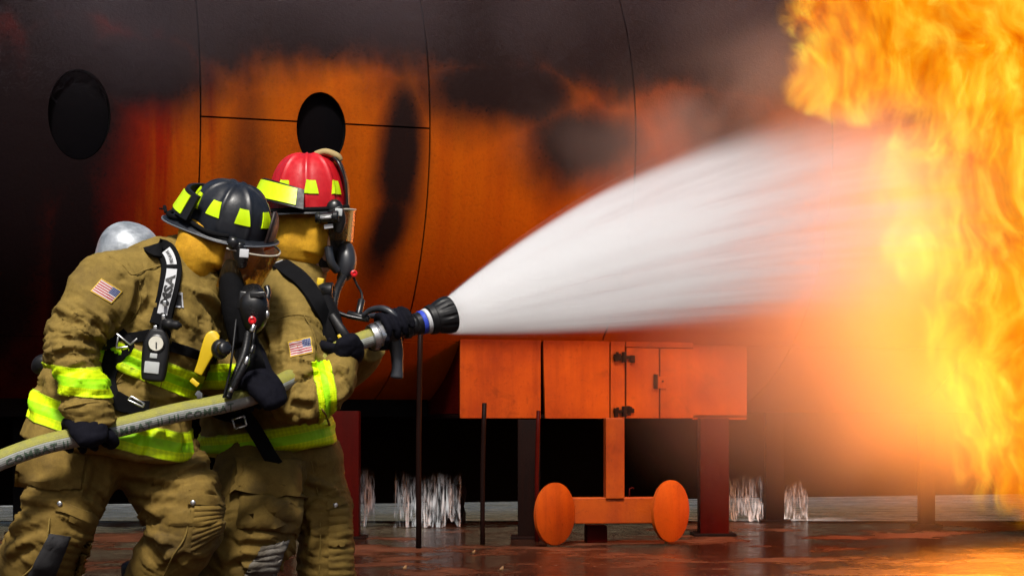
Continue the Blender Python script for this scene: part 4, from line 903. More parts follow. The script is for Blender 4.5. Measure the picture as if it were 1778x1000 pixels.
mb = MB(); mb.box(P(424, 440, 6.485), (.015, .003, .014), ipx(4), .002); mb.build('mask_label', 'white_print', fm)
mb = MB(); mb.loft([(P(414, 425, 6.5), .022, .02), (P(418, 442, 6.505), .026, .018), (P(420, 462, 6.52), .016, .014)], cap=.5); mb.build('strap_buckle', 'plastic_black', fm)
mb = MB(); mb.loft(PX([(398, 462, 6.58, 16, .05), (402, 495, 6.57, 22, .055), (412, 540, 6.57, 26, .06), (420, 590, 6.58, 22, .05)]), cap=.6); mb.build('hose_bundle', 'webbing', A)
mb = MB(); ribbed(mb, [P(432, 570, 6.55), P(425, 610, 6.5), P(410, 650, 6.47), P(395, 690, 6.46)], .013); mb.build('air_hose', 'rubber', A)
mb = MB(); mb.tube([P(441, 562, 6.5), P(440, 590, 6.47), P(432, 622, 6.45), P(418, 648, 6.44)], .0045, n=8); mb.tube([P(410, 555, 6.5), P(405, 600, 6.46), P(398, 650, 6.44), P(388, 690, 6.44)], .004, n=8); mb.build('gauge_line', 'rubber', A)
for a, b, r in (((428, 625), (405, 672), .013), ((440, 600), (436, 612), .008)):
    mb = MB(); mb.tube([P(a[0], a[1], 6.44), P(b[0], b[1], 6.43)], r, res=1); mb.build('hose_fitting', 'plastic_black', A)
for q in ((428, 626), (402, 674), (439, 570)):
    mb = MB(); mb.tube([P(q[0] + 2, q[1] - 5, 6.435), P(q[0] - 2, q[1] + 5, 6.43)], .0085, res=1); mb.build('metal_ferrule', 'metal', A)
# breathing apparatus on the back: cylinder, straps, gauge
def tank_mat():
    t = NT('air_cylinder'); o = t.obj(); n = t.noise(o, 18, 5, .65); m = t.noise(t.vmath('MULTIPLY', o, (30, 30, 160)), 1.0, 3)
    M['air_cylinder'] = t.set(col=t.mix(t.rng(n, .35, .7), (.30, .33, .36), (.7, .74, .78)), rough=t.rng(m, .3, .7, .28, .5), metal=.55, nor=t.bump(m, .1, .002))
tank_mat()
mb = MB(); tk = [P(226, 428, 6.86), P(205, 520, 6.93), P(165, 640, 7.0), P(135, 730, 7.02)]
ax = (tk[2] - tk[0]).normalized(); mb.lathe(tk[0], ax, [(.03 + .1 * (1 - math.sin(q)) - .13 + .02, .108 * math.cos(q) ** .8) for q in [math.pi / 2 * (1 - k / 14) * .985 for k in range(15)]] + [(.5, .108), (.55, .09), (.58, .04)], n=40); tko = mb.build('air_cylinder', 'air_cylinder', A, sharp=50)
simple('green_print', (0.03, 0.3, 0.09), 0.5)
mb = MB(); mb.lathe(tk[0] + ax * .058, ax, [(0, .1), (.0, .1085), (.008, .109), (.008, .1)], n=40); mb.build('cylinder_ring', 'green_print', tko)
mb = MB(); mb.lathe(tk[0] + ax * .068, ax, [(0, .1), (.0, .1092), (.07, .1115), (.07, .1)], n=40); mb.build('cylinder_label', 'white_print', tko)
lettering('label_print', 'E S', lambda x, y: tk[0] + ax * (.1 - y) + Vector((-.92, -.4, .0)).normalized() * .1125 + Vector((.4, -.92, 0)) * x, .04, 'black_print', tko)
mb = MB(); mb.loft([(P(292, 424, 6.66), .012, .012), (P(293, 436, 6.6), .012, .012)]); mb.build('strap_peg', 'metal_dark', A)
pts, nn_ = on(bA, [(268, 432, .004), (288, 440, .01), (297, 465, .008), (294, 500, .008), (287, 535, .008), (276, 565, .012)], .004)
st, mp, L = ribbon('shoulder_strap', [P(262, 425, 6.78)] + pts, [Vector((-.3, .2, .9))] + nn_, .068, .012, 'webbing', A)
def strap_panel(name, s0, s1, hw, mat_, lift, parent, mp):
    v = [mp(s0 + (s1 - s0) * i / 8, hw * (2 * j / 2 - 1), lift) for i in range(9) for j in range(3)]; f = [(i * 3 + j, i * 3 + j + 1, i * 3 + j + 4, i * 3 + j + 3) for i in range(8) for j in range(2)]
    mb = MB(); mb.add(v, f); return mb.build(name, mat_, parent)
sA = lambda q: L - sum((a - b).length for a, b in zip(pts[q:], pts[q + 1:]))
s1, s2 = sA(1) + .02, sA(4) - .0
strap_panel('strap_print', s1 + .05, s1 + .20, .0165, 'white_print', .001, st, mp); strap_panel('strap_print', s1 - .02, s1 + .035, .016, 'white_print', .001, st, mp)
lettering('strap_lettering', 'MSA', lambda x, y: mp(s1 + .118 - x, -y, .0022), .03, 'black_print', st, bold=.05, squash=1.35)
lettering('strap_lettering', 'FIREHAWK', lambda x, y: mp(s1 + .008 - x, -y, .0022), .012, 'black_print', st, bold=.02, squash=.62)
# letters on the strap read upward; remaining harness webbing
def web(pts, w, name='harness_strap', off=.004, fall=6.6, bv=None, material='webbing', par=None):
    a, b = on(bv or bA, pts, off, fall); return ribbon(name, a, b, w, .005, material, par or A)
web([(276, 560), (285, 580), (275, 600)], .045); web([(206, 582), (196, 610), (188, 650), (196, 690), (222, 705)], .05); web([(180, 600), (205, 590), (240, 585), (262, 580)], .035)
web([(296, 600), (330, 610), (360, 618), (380, 622)], .034, off=.012); web([(200, 690), (230, 705), (258, 708)], .05, off=.008); web([(208, 575), (225, 600), (205, 625), (192, 660)], .03)
mb = MB()
for a, b in (((203, 580), (226, 598)), ((226, 598), (238, 588)), ((205, 585), (202, 604)), ((202, 604), (222, 602))): mb.tube([P(a[0], a[1], 6.36), P(b[0], b[1], 6.36)], .0035, n=6, res=1)
mb.build('buckle', 'metal', A)
mb = MB()
for a, b in (((222, 694), (248, 706)), ((228, 688), (250, 700)), ((222, 694), (228, 688)), ((248, 706), (250, 700))): mb.tube([P(a[0], a[1], 6.36), P(b[0], b[1], 6.36)], .0035, n=6, res=1)
mb.build('buckle', 'metal', A)
# gauge / alarm unit hanging on the chest
gd = hit(bA, 270, 620)[0].y - .035; g0 = P(270, 618, gd); GR = ipx(0) @ Matrix.Rotation(math.radians(6), 3, 'Y')
mb = MB(); mb.loft([(g0 + GR @ Vector((0, 0, .082)), .026, .018), (g0 + GR @ Vector((0, 0, .045)), .042, .022), (g0, .043, .022), (g0 + GR @ Vector((0, 0, -.05)), .040, .022), (g0 + GR @ Vector((0, 0, -.075)), .036, .02)], p=4, cap=.4)
ga = mb.build('pressure_gauge', 'rubber', A)
mb = MB(); mb.lathe(g0 + GR @ Vector((.002, -.020, .040)), (0, -1, 0), [(0, .029), (.006, .029), (.008, .024), (.006, .023)], n=28); mb.build('gauge_rim', 'plastic_black', ga, sharp=40)
mb = MB(); mb.lathe(g0 + GR @ Vector((.002, -.021, .040)), (0, -1, 0), [(0, .0235), (.0065, .0235)], n=28); mb.build('dial', 'screen_pale', ga, sharp=40)
mb = MB(); mb.box(g0 + GR @ Vector((.004, -.029, .034)), (.002, .0012, .010), None); mb.build('needle', 'black_print', ga, smooth=False)
mb = MB(); mb.box(g0 + GR @ Vector((-.004, -.0225, -.038)), (.024, .003, .019), GR, .003); mb.build('display', 'screen_grey', ga, sharp=30)
mb = MB(); mb.box(g0 + GR @ Vector((-.002, -.0225, .0)), (.012, .003, .008), GR, .003); mb.build('button', 'screen_grey', ga, sharp=30)
mb = MB(); mb.tube([P(283, 545, gd + .005), P(281, 565, gd), P(274, 585, gd + .01)], .009); mb.lathe(P(284, 562, gd - .012), (1, -.25, -.12), [(0, .017), (.03, .018), (.032, .014), (.05, .015), (.055, .009), (.062, .006)], n=16); mb.build('gauge_hose', 'rubber', A)
for q in ((286, 527), (284, 551), (270, 570)): mb = MB(); mb.box(P(q[0], q[1], gd - .006), (.006, .006, .009), None, .002); mb.build('metal_tip', 'metal', A)
mb = MB(); mb.loft([(P(378, 580, 6.42), .010, .004), (P(371, 586, 6.415), .026, .006), (P(362, 606, 6.415), .024, .006), (P(352, 630, 6.42), .017, .005), (P(344, 648, 6.425), .014, .004)], p=3.5, cap=.5); mb.build('yellow_tag', 'yellow_plastic', A)
mb = MB(); mb.box(P(338, 664, 6.42), (.016, .004, .008), Matrix.Rotation(math.radians(40), 3, 'Y'), .003); mb.build('yellow_tag', 'yellow_plastic', A)
mb = MB(); ellip(mb, P(382, 606, 6.42), (.03, .03, .034)); mb.lathe(P(388, 606, 6.40), (.5, -.8, .2), [(0, .024), (.02, .022), (.024, .012)], n=18); mb.build('chest_light', 'plastic_black', A)
mb = MB(); mb.loft([(P(84, 628, 6.6), .028, .03), (P(72, 632, 6.6), .03, .03), (P(64, 640, 6.62), .02, .02)]); mb.build('valve_knob', 'rubber', A)
# gloves
iA = s_at(152); grip(A, hose_c[iA], hose_c[iA + 2] - hose_c[iA - 2], RH, (0, -.75, .6), P(154, 728, 6.31), sense=-1, thumb=1, size=1.15)
iB = s_at(446); grip(A, hose_c[iB], hose_c[iB + 2] - hose_c[iB - 2], RH, (0, -.9, .25), P(431, 612, 6.6), sense=-1, thumb=1, size=1.18)
mb = MB(); mb.loft([(P(426, 588, 6.64), .042, .05), (P(431, 610, 6.6), .044, .05), (P(437, 640, 6.52), .046, .045)], cap=.2); mb.build('glove_cuff', 'webbing', A)
# ------------------------------------------------------------ firefighter in the red helmet (at the nozzle)
B = thing('person', 'firefighter in red helmet and tan turnout gear, upright, holding the nozzle in front', 'person', (P(500, 1140, 7.15).x, 7.15, 0), 'firefighters on the hose line')
tor = PX([(466, 776, 7.17, 117, .205), (462, 705, 7.17, 112, .195), (468, 620, 7.17, 104, .19), (488, 535, 7.17, 84, .185), (512, 484, 7.17, 56, .15), (524, 458, 7.17, 36, .085)])
arm = PX([(505, 508, 7.02, 50, .115), (508, 545, 6.95, 56, .12), (506, 620, 6.86, 59, .12), (512, 684, 6.8, 54, .12), (548, 690, 6.80, 42, .1), (580, 660, 6.84, 36, .095), (594, 626, 6.88, 32, .085)])
arm2 = PX([(520, 510, 7.36, 50, .115), (545, 590, 7.38, 52, .115), (570, 640, 7.34, 46, .105), (606, 628, 7.26, 40, .095), (644, 600, 7.17, 30, .08)])
col = PX([(515, 490, 7.17, 50, .14), (522, 468, 7.17, 47, .115), (526, 455, 7.17, 46, .105)])
ch = [Chain(tor, 'torso'), Chain(arm, 'arm'), Chain(arm2, 'arm2')]
coat = union([loft(tor, cap=(.12, .5)), loft(arm, cap=(.6, .1)), loft(arm2, cap=(.6, .1)), loft(col, cap=.1)], 0.0068, 2)
labB = wrinkle(coat, ch, [(1, .55, .08, .018, .05, Vector((1, 0, .4)).normalized()), (1, .3, .08, .010, .075, None), (1, .8, .06, .014, .042, None), (0, .3, .12, .016, .09, None), (0, .05, .1, .009, .1, None)], drape=.017, dscale=(6.0, 3.0), seed=11.7)
creases(coat, [[(462, 562), (474, 606), (468, 655)], [(493, 554), (492, 600), (488, 640)], [(508, 686), (528, 692), (548, 692)], [(474, 674), (488, 702), (508, 722)], [(578, 636), (592, 638), (604, 646)], [(582, 694), (594, 686), (605, 672)], [(474, 728), (510, 730), (548, 722)], [(530, 560), (540, 600), (545, 640)], [(455, 690), (462, 715), (480, 735)], [(390, 730), (400, 760), (396, 792)]], 7)
cB = link('coat', coat, 'turnout', B); bB = bvh_of(coat)
up0 = (tor[1][0] - tor[0][0]).normalized()
band('reflective_stripe', coat, labB, 0, P(466, 763, 7.1), (up0 + Vector((-.085, -.10, 0))).normalized(), .092, .004, 'reflective_tape', cB)
band('reflective_stripe', coat, labB, 1, P(562, 676, 6.78), Vector((.9, .2, .12)), .066, .004, 'reflective_tape', cB, extra=lambda q: q.x / q.y * F + CX > 535 and CY - (q.z - CAMZ) / q.y * F > 625)
patch('flag_patch', bB, [(504, 621), (544, 612), (540, 585), (499, 594)], 10, 8, 0.0035, 'flag_print', cB)
seam([(470, 560), (500, 548), (530, 548), (552, 560)], bB, cB, fall=7); seam([(528, 548), (545, 580), (556, 630)], bB, cB, fall=7)
seam([(556, 705), (566, 722), (572, 738)], bB, cB, .004, fall=7)
pel = PX([(468, 735, 7.18, 84, .155), (466, 785, 7.18, 94, .16), (472, 825, 7.18, 88, .155)])
lr = PX([(444, 790, 7.1, 70, .145), (446, 860, 7.05, 74, .155), (440, 938, 6.96, 68, .145), (392, 1005, 7.0, 66, .135), (352, 1085, 7.08, 56, .125), (334, 1125, 7.12, 52, .12)])
ll = PX([(530, 790, 7.24, 62, .16), (556, 860, 7.24, 53, .15), (566, 920, 7.2, 49, .14), (566, 1000, 7.24, 50, .135), (560, 1070, 7.28, 50, .125), (558, 1120, 7.3, 48, .12)])
ch = [Chain(pel, 'pelvis'), Chain(lr, 'leg'), Chain(ll, 'leg2')]
tr = union([loft(pel), loft(lr, cap=(.5, .1)), loft(ll, cap=(.5, .1))], .007, 2)
wrinkle(tr, ch, [(1, .4, .1, .016, .06, None), (2, .35, .12, .014, .07, None), (2, .6, .1, .014, .055, Vector((-1, 0, 0))), (1, .7, .1, .016, .06, None)], drape=.018, dscale=(5.0, 3.4), seed=17.3)
creases(tr, [[(415, 802), (408, 828), (404, 855)], [(454, 868), (490, 890), (524, 916)], [(530, 834), (560, 842), (590, 860)], [(498, 962), (524, 966), (552, 974)], [(420, 930), (450, 934), (490, 930)], [(535, 900), (545, 930), (540, 965)], [(380, 980), (420, 960), (450, 962)]], 7)
tB = link('trousers', tr, 'turnout_trousers', B); bTB = bvh_of(tr)
patch('cargo_pocket', bTB, [(412, 918), (524, 926), (524, 858), (418, 856)], 14, 10, .014, 'turnout_trousers', tB, thick=.03, bulge=.03, fall=6.95)
patch('pocket_flap', bTB, [(402, 862), (526, 864), (524, 800), (412, 800)], 14, 8, .034, 'turnout_trousers', tB, thick=.03, bulge=.014, fall=6.95, relief=lambda u, v: .008 * (1 - v) * math.sin(u * 9))
patch('knee_pad', bTB, [(420, 1004), (476, 1004), (500, 936), (452, 950)], 10, 24, .008, 'knee_grime', tB, thick=.012, relief=lambda u, v: .005 * abs(math.sin(math.pi * v * 6)) + .003 * abs(math.sin(math.pi * u * 3)), fall=6.95)
patch('knee_strap', bTB, [(568, 884), (600, 874), (598, 862), (568, 868)], 8, 3, .01, 'turnout_trousers', tB, thick=.01, fall=7.1)
patch('knee_pad', bTB, [(570, 1002), (612, 1002), (608, 880), (572, 886)], 10, 40, .006, 'turnout_trousers', tB, thick=.012, relief=lambda u, v: .005 * abs(math.sin(math.pi * v * 9)), fall=7.1)
h, n = hit(bTB, 583, 876); mb = MB(); ellip(mb, h - Vector((0, .014, 0)), (.009, .004, .009)); mb.build('snap_rivet', 'metal', tB)
seam([(540, 800), (552, 860), (556, 930), (554, 1000)], bTB, tB, fall=7.1)
boot(Vector((lr[-1][0].x, lr[-1][0].y, 0)), (1, -.2, 0), B); boot(Vector((ll[-1][0].x, ll[-1][0].y, 0)), (1, .1, 0), B)
HC2 = P(534, 364, 7.14); fw = Vector((1, 0.06, 0.0)).normalized(); upv = Vector((0.0, -0.08, 1))
head_body(B, P(548, 408, 7.14), fw, upv, P(525, 465, 7.17))
hd = union([loft(PX([(518, 452, 7.14, 40, .09), (522, 430, 7.14, 47, .11), (526, 395, 7.14, 47, .11), (530, 362, 7.14, 46, .105)]), cap=(.25, .4)),
            loft([(P(545, 375, 7.13), .055, .1), (P(546, 410, 7.12), .058, .1), (P(540, 440, 7.12), .048, .09)])], .006, 3)
cc = coords(hd); nn = normals(hd); setco(hd, cc + nn * np.array([0.0055 * (.4 - 2 * abs(noise.noise(Vector((c[0] * 4 - c[2] * 3, c[1] * 5, c[2] * 15 + c[0] * 9))))) for c in cc])[:, None])
link('hood', hd, 'hood', B)
heB, dmB, brB, RB = helmet(B, HC2, fw, upv, 'helmet_red', 'trim_dark', L=.135, Wd=.122, H=.185,
    patches=[(math.radians(a), .19, .20, .46) for a in (-38, -82, -126, -160, 160, 126, 82, 38)], back=.2, front=.16)
rear = lambda a, h, o: HC2 + RB @ Vector((math.cos(a) * (.142 + o + .035 * (1 - h)), math.sin(a) * (.13 + o + .035 * (1 - h)), -.005 + h * .07))
dome_band('goggle_strap', lambda a, h, o: rear(a, h, o) + Vector((0, 0, .045)) * max(0, -math.cos(a)), math.radians(-92), math.radians(-255), 0.0, 1.0, .006, .012, 'rubber', heB, nu=24)
dome_band('reflective_band', lambda a, h, o: rear(a, h, o) + Vector((0, 0, .045)) * max(0, -math.cos(a)), math.radians(-100), math.radians(-185), .12, .95, .02, .003, 'reflective_plain', heB)
X, Z = fw, (upv - fw * upv.dot(fw)).normalized(); Y = Z.cross(X); R3 = Matrix((X, Y, Z)).transposed()
def lb(x, y, z): return HC2 + X * x + Y * y + Z * z
mb = MB(); mb.loft([(lb(.142, 0, .0), .010, .06), (lb(.138, 0, .09), .010, .06), (lb(.115, 0, .16), .010, .045), (lb(.09, 0, .19), .008, .02)], ref=Y, cap=.3); mb.build('front_shield', 'plastic_black', heB)
mb = MB(); mb.loft([(lb(.03, 0, .196), .012, .02), (lb(.065, 0, .204), .014, .026), (lb(.105, 0, .19), .014, .026), (lb(.118, 0, .176), .010, .02)], ref=Y, cap=.5); mb.build('crest_holder', 'leather', heB)
mb = MB(); mb.tube([brB(math.radians(a), .8, -.006) for a in range(-20, -160, -14)], .008); mb.build('goggle_elastic', 'webbing', heB)
mb = MB(); ellip(mb, lb(.10, -.12, -.0), (.03, .022, .034), R3); mb.loft([(lb(.10, -.135, .0), .03, .012), (lb(.115, -.13, -.04), .026, .012), (lb(.11, -.12, -.08), .016, .01)]); mb.build('visor_pivot', 'plastic_black', heB)
mb = MB(); mb.box(lb(.115, -.152, -.012), (.013, .002, .013), ipx(5), .002); mb.build('pivot_label', 'screen_grey', heB)
visor('face_shield', heB, lb, .16, .0, -.12, -1.1, 1.1, fwd_in=.01, flare=.012)
mb = MB(); mb.lathe(lb(.035, -.155, -.035), Vector((1, -.05, .08)), [(0, .018), (.006, .021), (.016, .021), (.018, .017), (.06, .017), (.064, .021), (.078, .022), (.082, .018)], n=20); fl = mb.build('helmet_flashlight', 'plastic_black', heB, sharp=35)
mb = MB(); mb.box(lb(.08, -.156, -.062), (.016, .003, .008), ipx(-8), .002); mb.build('flashlight_label', 'white_print', heB)
mb = MB(); mb.box(lb(.07, -.176, -.032), (.02, .002, .004), ipx(-4), .001); mb.build('flashlight_clip', 'metal', heB)
fp = union([loft([(lb(.06, 0, -.02), .06, .08), (lb(.068, 0, -.08), .066, .08), (lb(.07, 0, -.14), .06, .065), (lb(.05, 0, -.19), .045, .05)], ref=Y, cap=.4),
            loft([(lb(.03, 0, -.03), .05, .085), (lb(.035, 0, -.12), .05, .08), (lb(.04, 0, -.2), .05, .06)], ref=Y, cap=.4)], .006, 2)
fm = link('face_mask', fp, 'rubber', B)
mb = MB(); ellip(mb, lb(.105, 0, -.09), (.042, .074, .066), R3, p=2.3); mb.build('lens', 'lens', fm)
rg = MB(); rg.loft([(P(600, 432, 7.14), .03, .04), (P(602, 452, 7.12), .036, .045), (P(600, 474, 7.12), .028, .04), (P(592, 484, 7.13), .016, .025)], cap=.5); rg.tube([P(585, 470, 7.08), P(575, 455, 7.06), P(570, 430, 7.06)], .015); rgo = rg.build('regulator', 'trim_dark', B)
mb = MB(); mb.lathe(P(614, 475, 7.07), (0.3, -1, 0), [(0, .012), (.01, .012), (.012, .007), (.008, .004)], n=18); mb.build('red_button', 'red_plastic', rgo, sharp=40)
mb = MB(); mb.tube([P(614, 482, 7.08), P(620, 495, 7.08), P(628, 510, 7.08), P(628, 530, 7.06), P(622, 545, 7.04)], .0045, n=8); mb.build('gauge_line', 'rubber', B)
mb = MB(); mb.tube([P(628, 522, 7.06), P(622, 548, 7.03)], .013, res=1); mb.tube([P(605, 545, 7.02), P(640, 553, 7.0)], .012, res=1); mb.tube([P(570, 535, 7.0), P(600, 548, 7.0), P(640, 556, 7.0)], .008); mb.build('hose_fitting', 'plastic_black', B)
mb = MB(); ribbed(mb, [P(598, 480, 7.1), P(585, 505, 7.02), P(578, 545, 6.96), P(582, 590, 6.94)], .014); mb.build('air_hose', 'rubber', B)
# harness
pts, nn_ = on(bB, [(487, 462, .004), (505, 474, .006), (522, 488, .006), (538, 508, .006), (550, 532, .006), (560, 560, .008), (566, 585, .01)], .004, 7)
st, mp, L = ribbon('shoulder_strap', [P(470, 462, 7.25)] + pts, [Vector((-.3, .2, .9))] + nn_, .06, .012, 'webbing', B)
strap_panel('strap_print', .085, .21, .017, 'white_print', .001, st, mp)
lettering('strap_lettering', 'MSA', lambda x, y: mp(.15 + x, y, .0022), .028, 'black_print', st, bold=.05, squash=1.3)
mb = MB(); mb.lathe(P(562, 505, 6.96), (1, -.1, -.05), [(-.02, .02), (0, .03), (.03, .031), (.034, .027), (.034, .022), (.03, .02)], n=22); mb.build('chest_light', 'plastic_black', B, sharp=40)
mb = MB(); mb.box(P(556, 493, 6.97), (.012, .016, .02), ipx(10), .004); mb.build('yellow_tag', 'yellow_plastic', B)
mb = MB(); mb.loft([(P(566, 520, 6.95), .024, .04), (P(572, 555, 6.93), .042, .05), (P(576, 588, 6.92), .044, .05), (P(574, 612, 6.93), .03, .04)], cap=.4); mb.build('harness_pad', 'webbing', B)
mb = MB(); mb.loft([(P(576, 548, 6.88), .014, .01), (P(592, 572, 6.86), .017, .011), (P(606, 594, 6.86), .018, .011), (P(612, 604, 6.86), .012, .01)], cap=.5); hb = mb.build('hose_strap', 'rubber', B)
mb = MB(); mb.loft([(P(588, 582, 6.84), .006, .003), (P(593, 590, 6.838), .007, .004), (P(598, 598, 6.838), .006, .003)], cap=.8); mb.build('yellow_light', 'yellow_plastic', B)
mb = MB(); mb.box(P(562, 542, 6.92), (.006, .005, .012), ipx(0), .002); mb.build('clip', 'metal', B)
# waist strap end hanging over the stripe, belt
a, b = [P(420, 715, 6.9), P(435, 735, 6.9), P(452, 762, 6.9), P(468, 790, 6.9), P(480, 808, 6.91)], [Vector((0, -1, .1))] * 5
ribbon('strap_end', a, b, .05, .005, 'webbing', B)
a = [P(352, 690, 6.95), P(380, 712, 6.92), P(420, 722, 6.9)]; ribbon('waist_belt', a, [Vector((0, -1, 0))] * 3, .06, .006, 'webbing', B)
mb = MB()
for q, r in (((404, 728), (424, 722)), ((424, 722), (428, 738)), ((428, 738), (408, 744)), ((408, 744), (404, 728))): mb.tube([P(q[0], q[1], 6.88), P(r[0], r[1], 6.88)], .004, n=6, res=1)
mb.build('buckle', 'metal', B)
tk2 = [P(385, 470, 7.42), P(375, 560, 7.44), P(368, 680, 7.44)]
mb = MB(); mb.loft([(tk2[0], .09, .09), (tk2[1], .1, .1), (tk2[2], .09, .09)], p=2, cap=.7, n=30); mb.build('air_cylinder', 'air_cylinder', B)
iC = s_at(590); grip(B, hose_c[iC], hose_c[iC + 2] - hose_c[iC - 2], RH, (-.1, -.75, -.6), P(594, 622, 6.88), sense=1, thumb=-1, size=1.05)
grip(B, N0 + ND * .085 + Vector((0, .0, .012)), ND, .038, (-.1, 1.0, .1), P(650, 590, 7.12), sense=1, thumb=-1, size=.95)
# ------------------------------------------------------------ fire
FCORES = [(1425, 150, 14.4, 90, 60, .3), (1440, 20, 14.4, 110, 60, .35), (1800, 90, 14.3, 420, 200, .9), (1510, 120, 14.4, 175, 115, .5), (1560, 0, 14.4, 260, 150, .7), (1770, 330, 14.3, 300, 270, .9), (1840, 570, 14.3, 270, 340, .9), (1850, 805, 14.3, 220, 150, .6)]
def fire_mat():
    t = NT('flames'); o = t.obj()
    w = t.noise(o, 1.2, 2, .5, col=True); p = t.vmath('ADD', t.vmath('MULTIPLY', o, (1.0, 1.0, .42)), t.vmath('SCALE', t.vmath('SUBTRACT', w, (.5, .5, .5)), scale=.9))
    n1 = t.noise(p, 2.0, 2, .55); n2 = t.noise(p, 5.5, 5, .68); tot = None
    for px, py, d, a, b, c in FCORES:
        q = t.vmath('MULTIPLY', t.vmath('SUBTRACT', o, tuple(P(px, py, d))), (F / d / a, 1 / c, F / d / b)); g_ = t.rng(t.vmath('LENGTH', q), 1.0, .25); tot = g_ if tot is None else t.math('MAXIMUM', tot, g_)
    edge = t.math('ADD', tot, t.math('MULTIPLY', t.math('SUBTRACT', t.math('ADD', t.math('MULTIPLY', n1, .5), t.math('MULTIPLY', n2, .5)), .5), t.rng(tot, 0, .3, 0, 3.3)))
    dens = t.rng(edge, .15, .68, smooth=True)
    heat = t.math('ADD', t.math('MULTIPLY', n2, .85), t.math('MULTIPLY', n1, .25))
    col = t.ramp(heat, [(.42, (.6, .045, .0005)), (.51, (1.0, .19, .001)), (.59, (1.0, .38, .003)), (.69, (1.0, .78, .07))])
    stg = t.rng(heat, .40, .72, .55, 1.25)
    em = t.new('Emission'); t.put(em.inputs[0], col); t.put(em.inputs[1], t.math('MULTIPLY', t.math('MULTIPLY', dens, stg), 5.5))
    ab = t.new('VolumeAbsorption'); t.put(ab.inputs[0], (.02, .02, .02)); t.put(ab.inputs[1], t.math('MULTIPLY', dens, 5.5))
    ad = t.new('AddShader'); t.l.new(em.outputs[0], ad.inputs[0]); t.l.new(ab.outputs[0], ad.inputs[1]); t.l.new(ad.outputs[0], t.out.inputs['Volume'])
    # a faint luminous skin where the flame front meets the air
    tr = t.new('BsdfTransparent'); e2 = t.new('Emission'); t.put(e2.inputs[0], col); e2.inputs[1].default_value = .9
    ms = t.new('MixShader'); t.l.new(t.math('MULTIPLY', t.rng(n2, .5, .75), t.math('MULTIPLY', dens, .2)), ms.inputs[0]); t.l.new(tr.outputs[0], ms.inputs[1]); t.l.new(e2.outputs[0], ms.inputs[2]); t.l.new(ms.outputs[0], t.out.inputs['Surface'])
    t.m.cycles.volume_step_rate = .16; M['flames'] = t.m
fire_mat()
def lumps(rows, voxel, amp, scale, seed=0., iters=4):
    """ragged closed hull round ellipsoids (px, py, depth, half width px, half height px, half depth m)"""
    ps = []
    for px, py, d, a, b, c in rows:
        mb = MB(); k = d / F; ellip(mb, P(px, py, d), (a * k, c, b * k)); ps.append((mb.v, mb.f))
    me = union(ps, voxel, iters); co = coords(me); no = normals(me); s = Vector((seed, seed * .7, seed * 1.3))
    off = np.array([amp * (noise.fractal(Vector((c[0], c[1], c[2] * .55)) * scale + s, 1.0, 2.0, 4)) for c in co]); co = co + no * off[:, None]; setco(me, co)
    if amp > 0: me = union([([Vector(q) for q in co], [tuple(p.vertices) for p in me.polygons])], voxel, 1)
    return me
fm_ = lumps([(px, py, d, a, b, c) for px, py, d, a, b, c in FCORES], .07, .05, 2.0, 2.0)
c = coords(fm_); c[:, 2] = np.maximum(c[:, 2], .012); setco(fm_, c)
fire = link('fire', fm_, 'flames'); tag(fire, 'towering orange and yellow flames at the right of the fuselage', 'fire')
fire.location = (0, 0, 0)
for k, (px, py, d, e, r) in enumerate([(1730, 690, 13.5, 110, .6), (1700, 540, 13.5, 115, .8), (1690, 400, 13.5, 80, .8), (1660, 220, 13.6, 75, .8), (1580, 90, 13.7, 50, .7)]):
    l = bpy.data.lights.new('fire_glow', 'POINT'); l.energy = e; l.color = (1.0, .25, .022); l.shadow_soft_size = r; o = bpy.data.objects.new('fire_glow', l); COL.objects.link(o); o.location = P(px, py, d); o.parent = fire
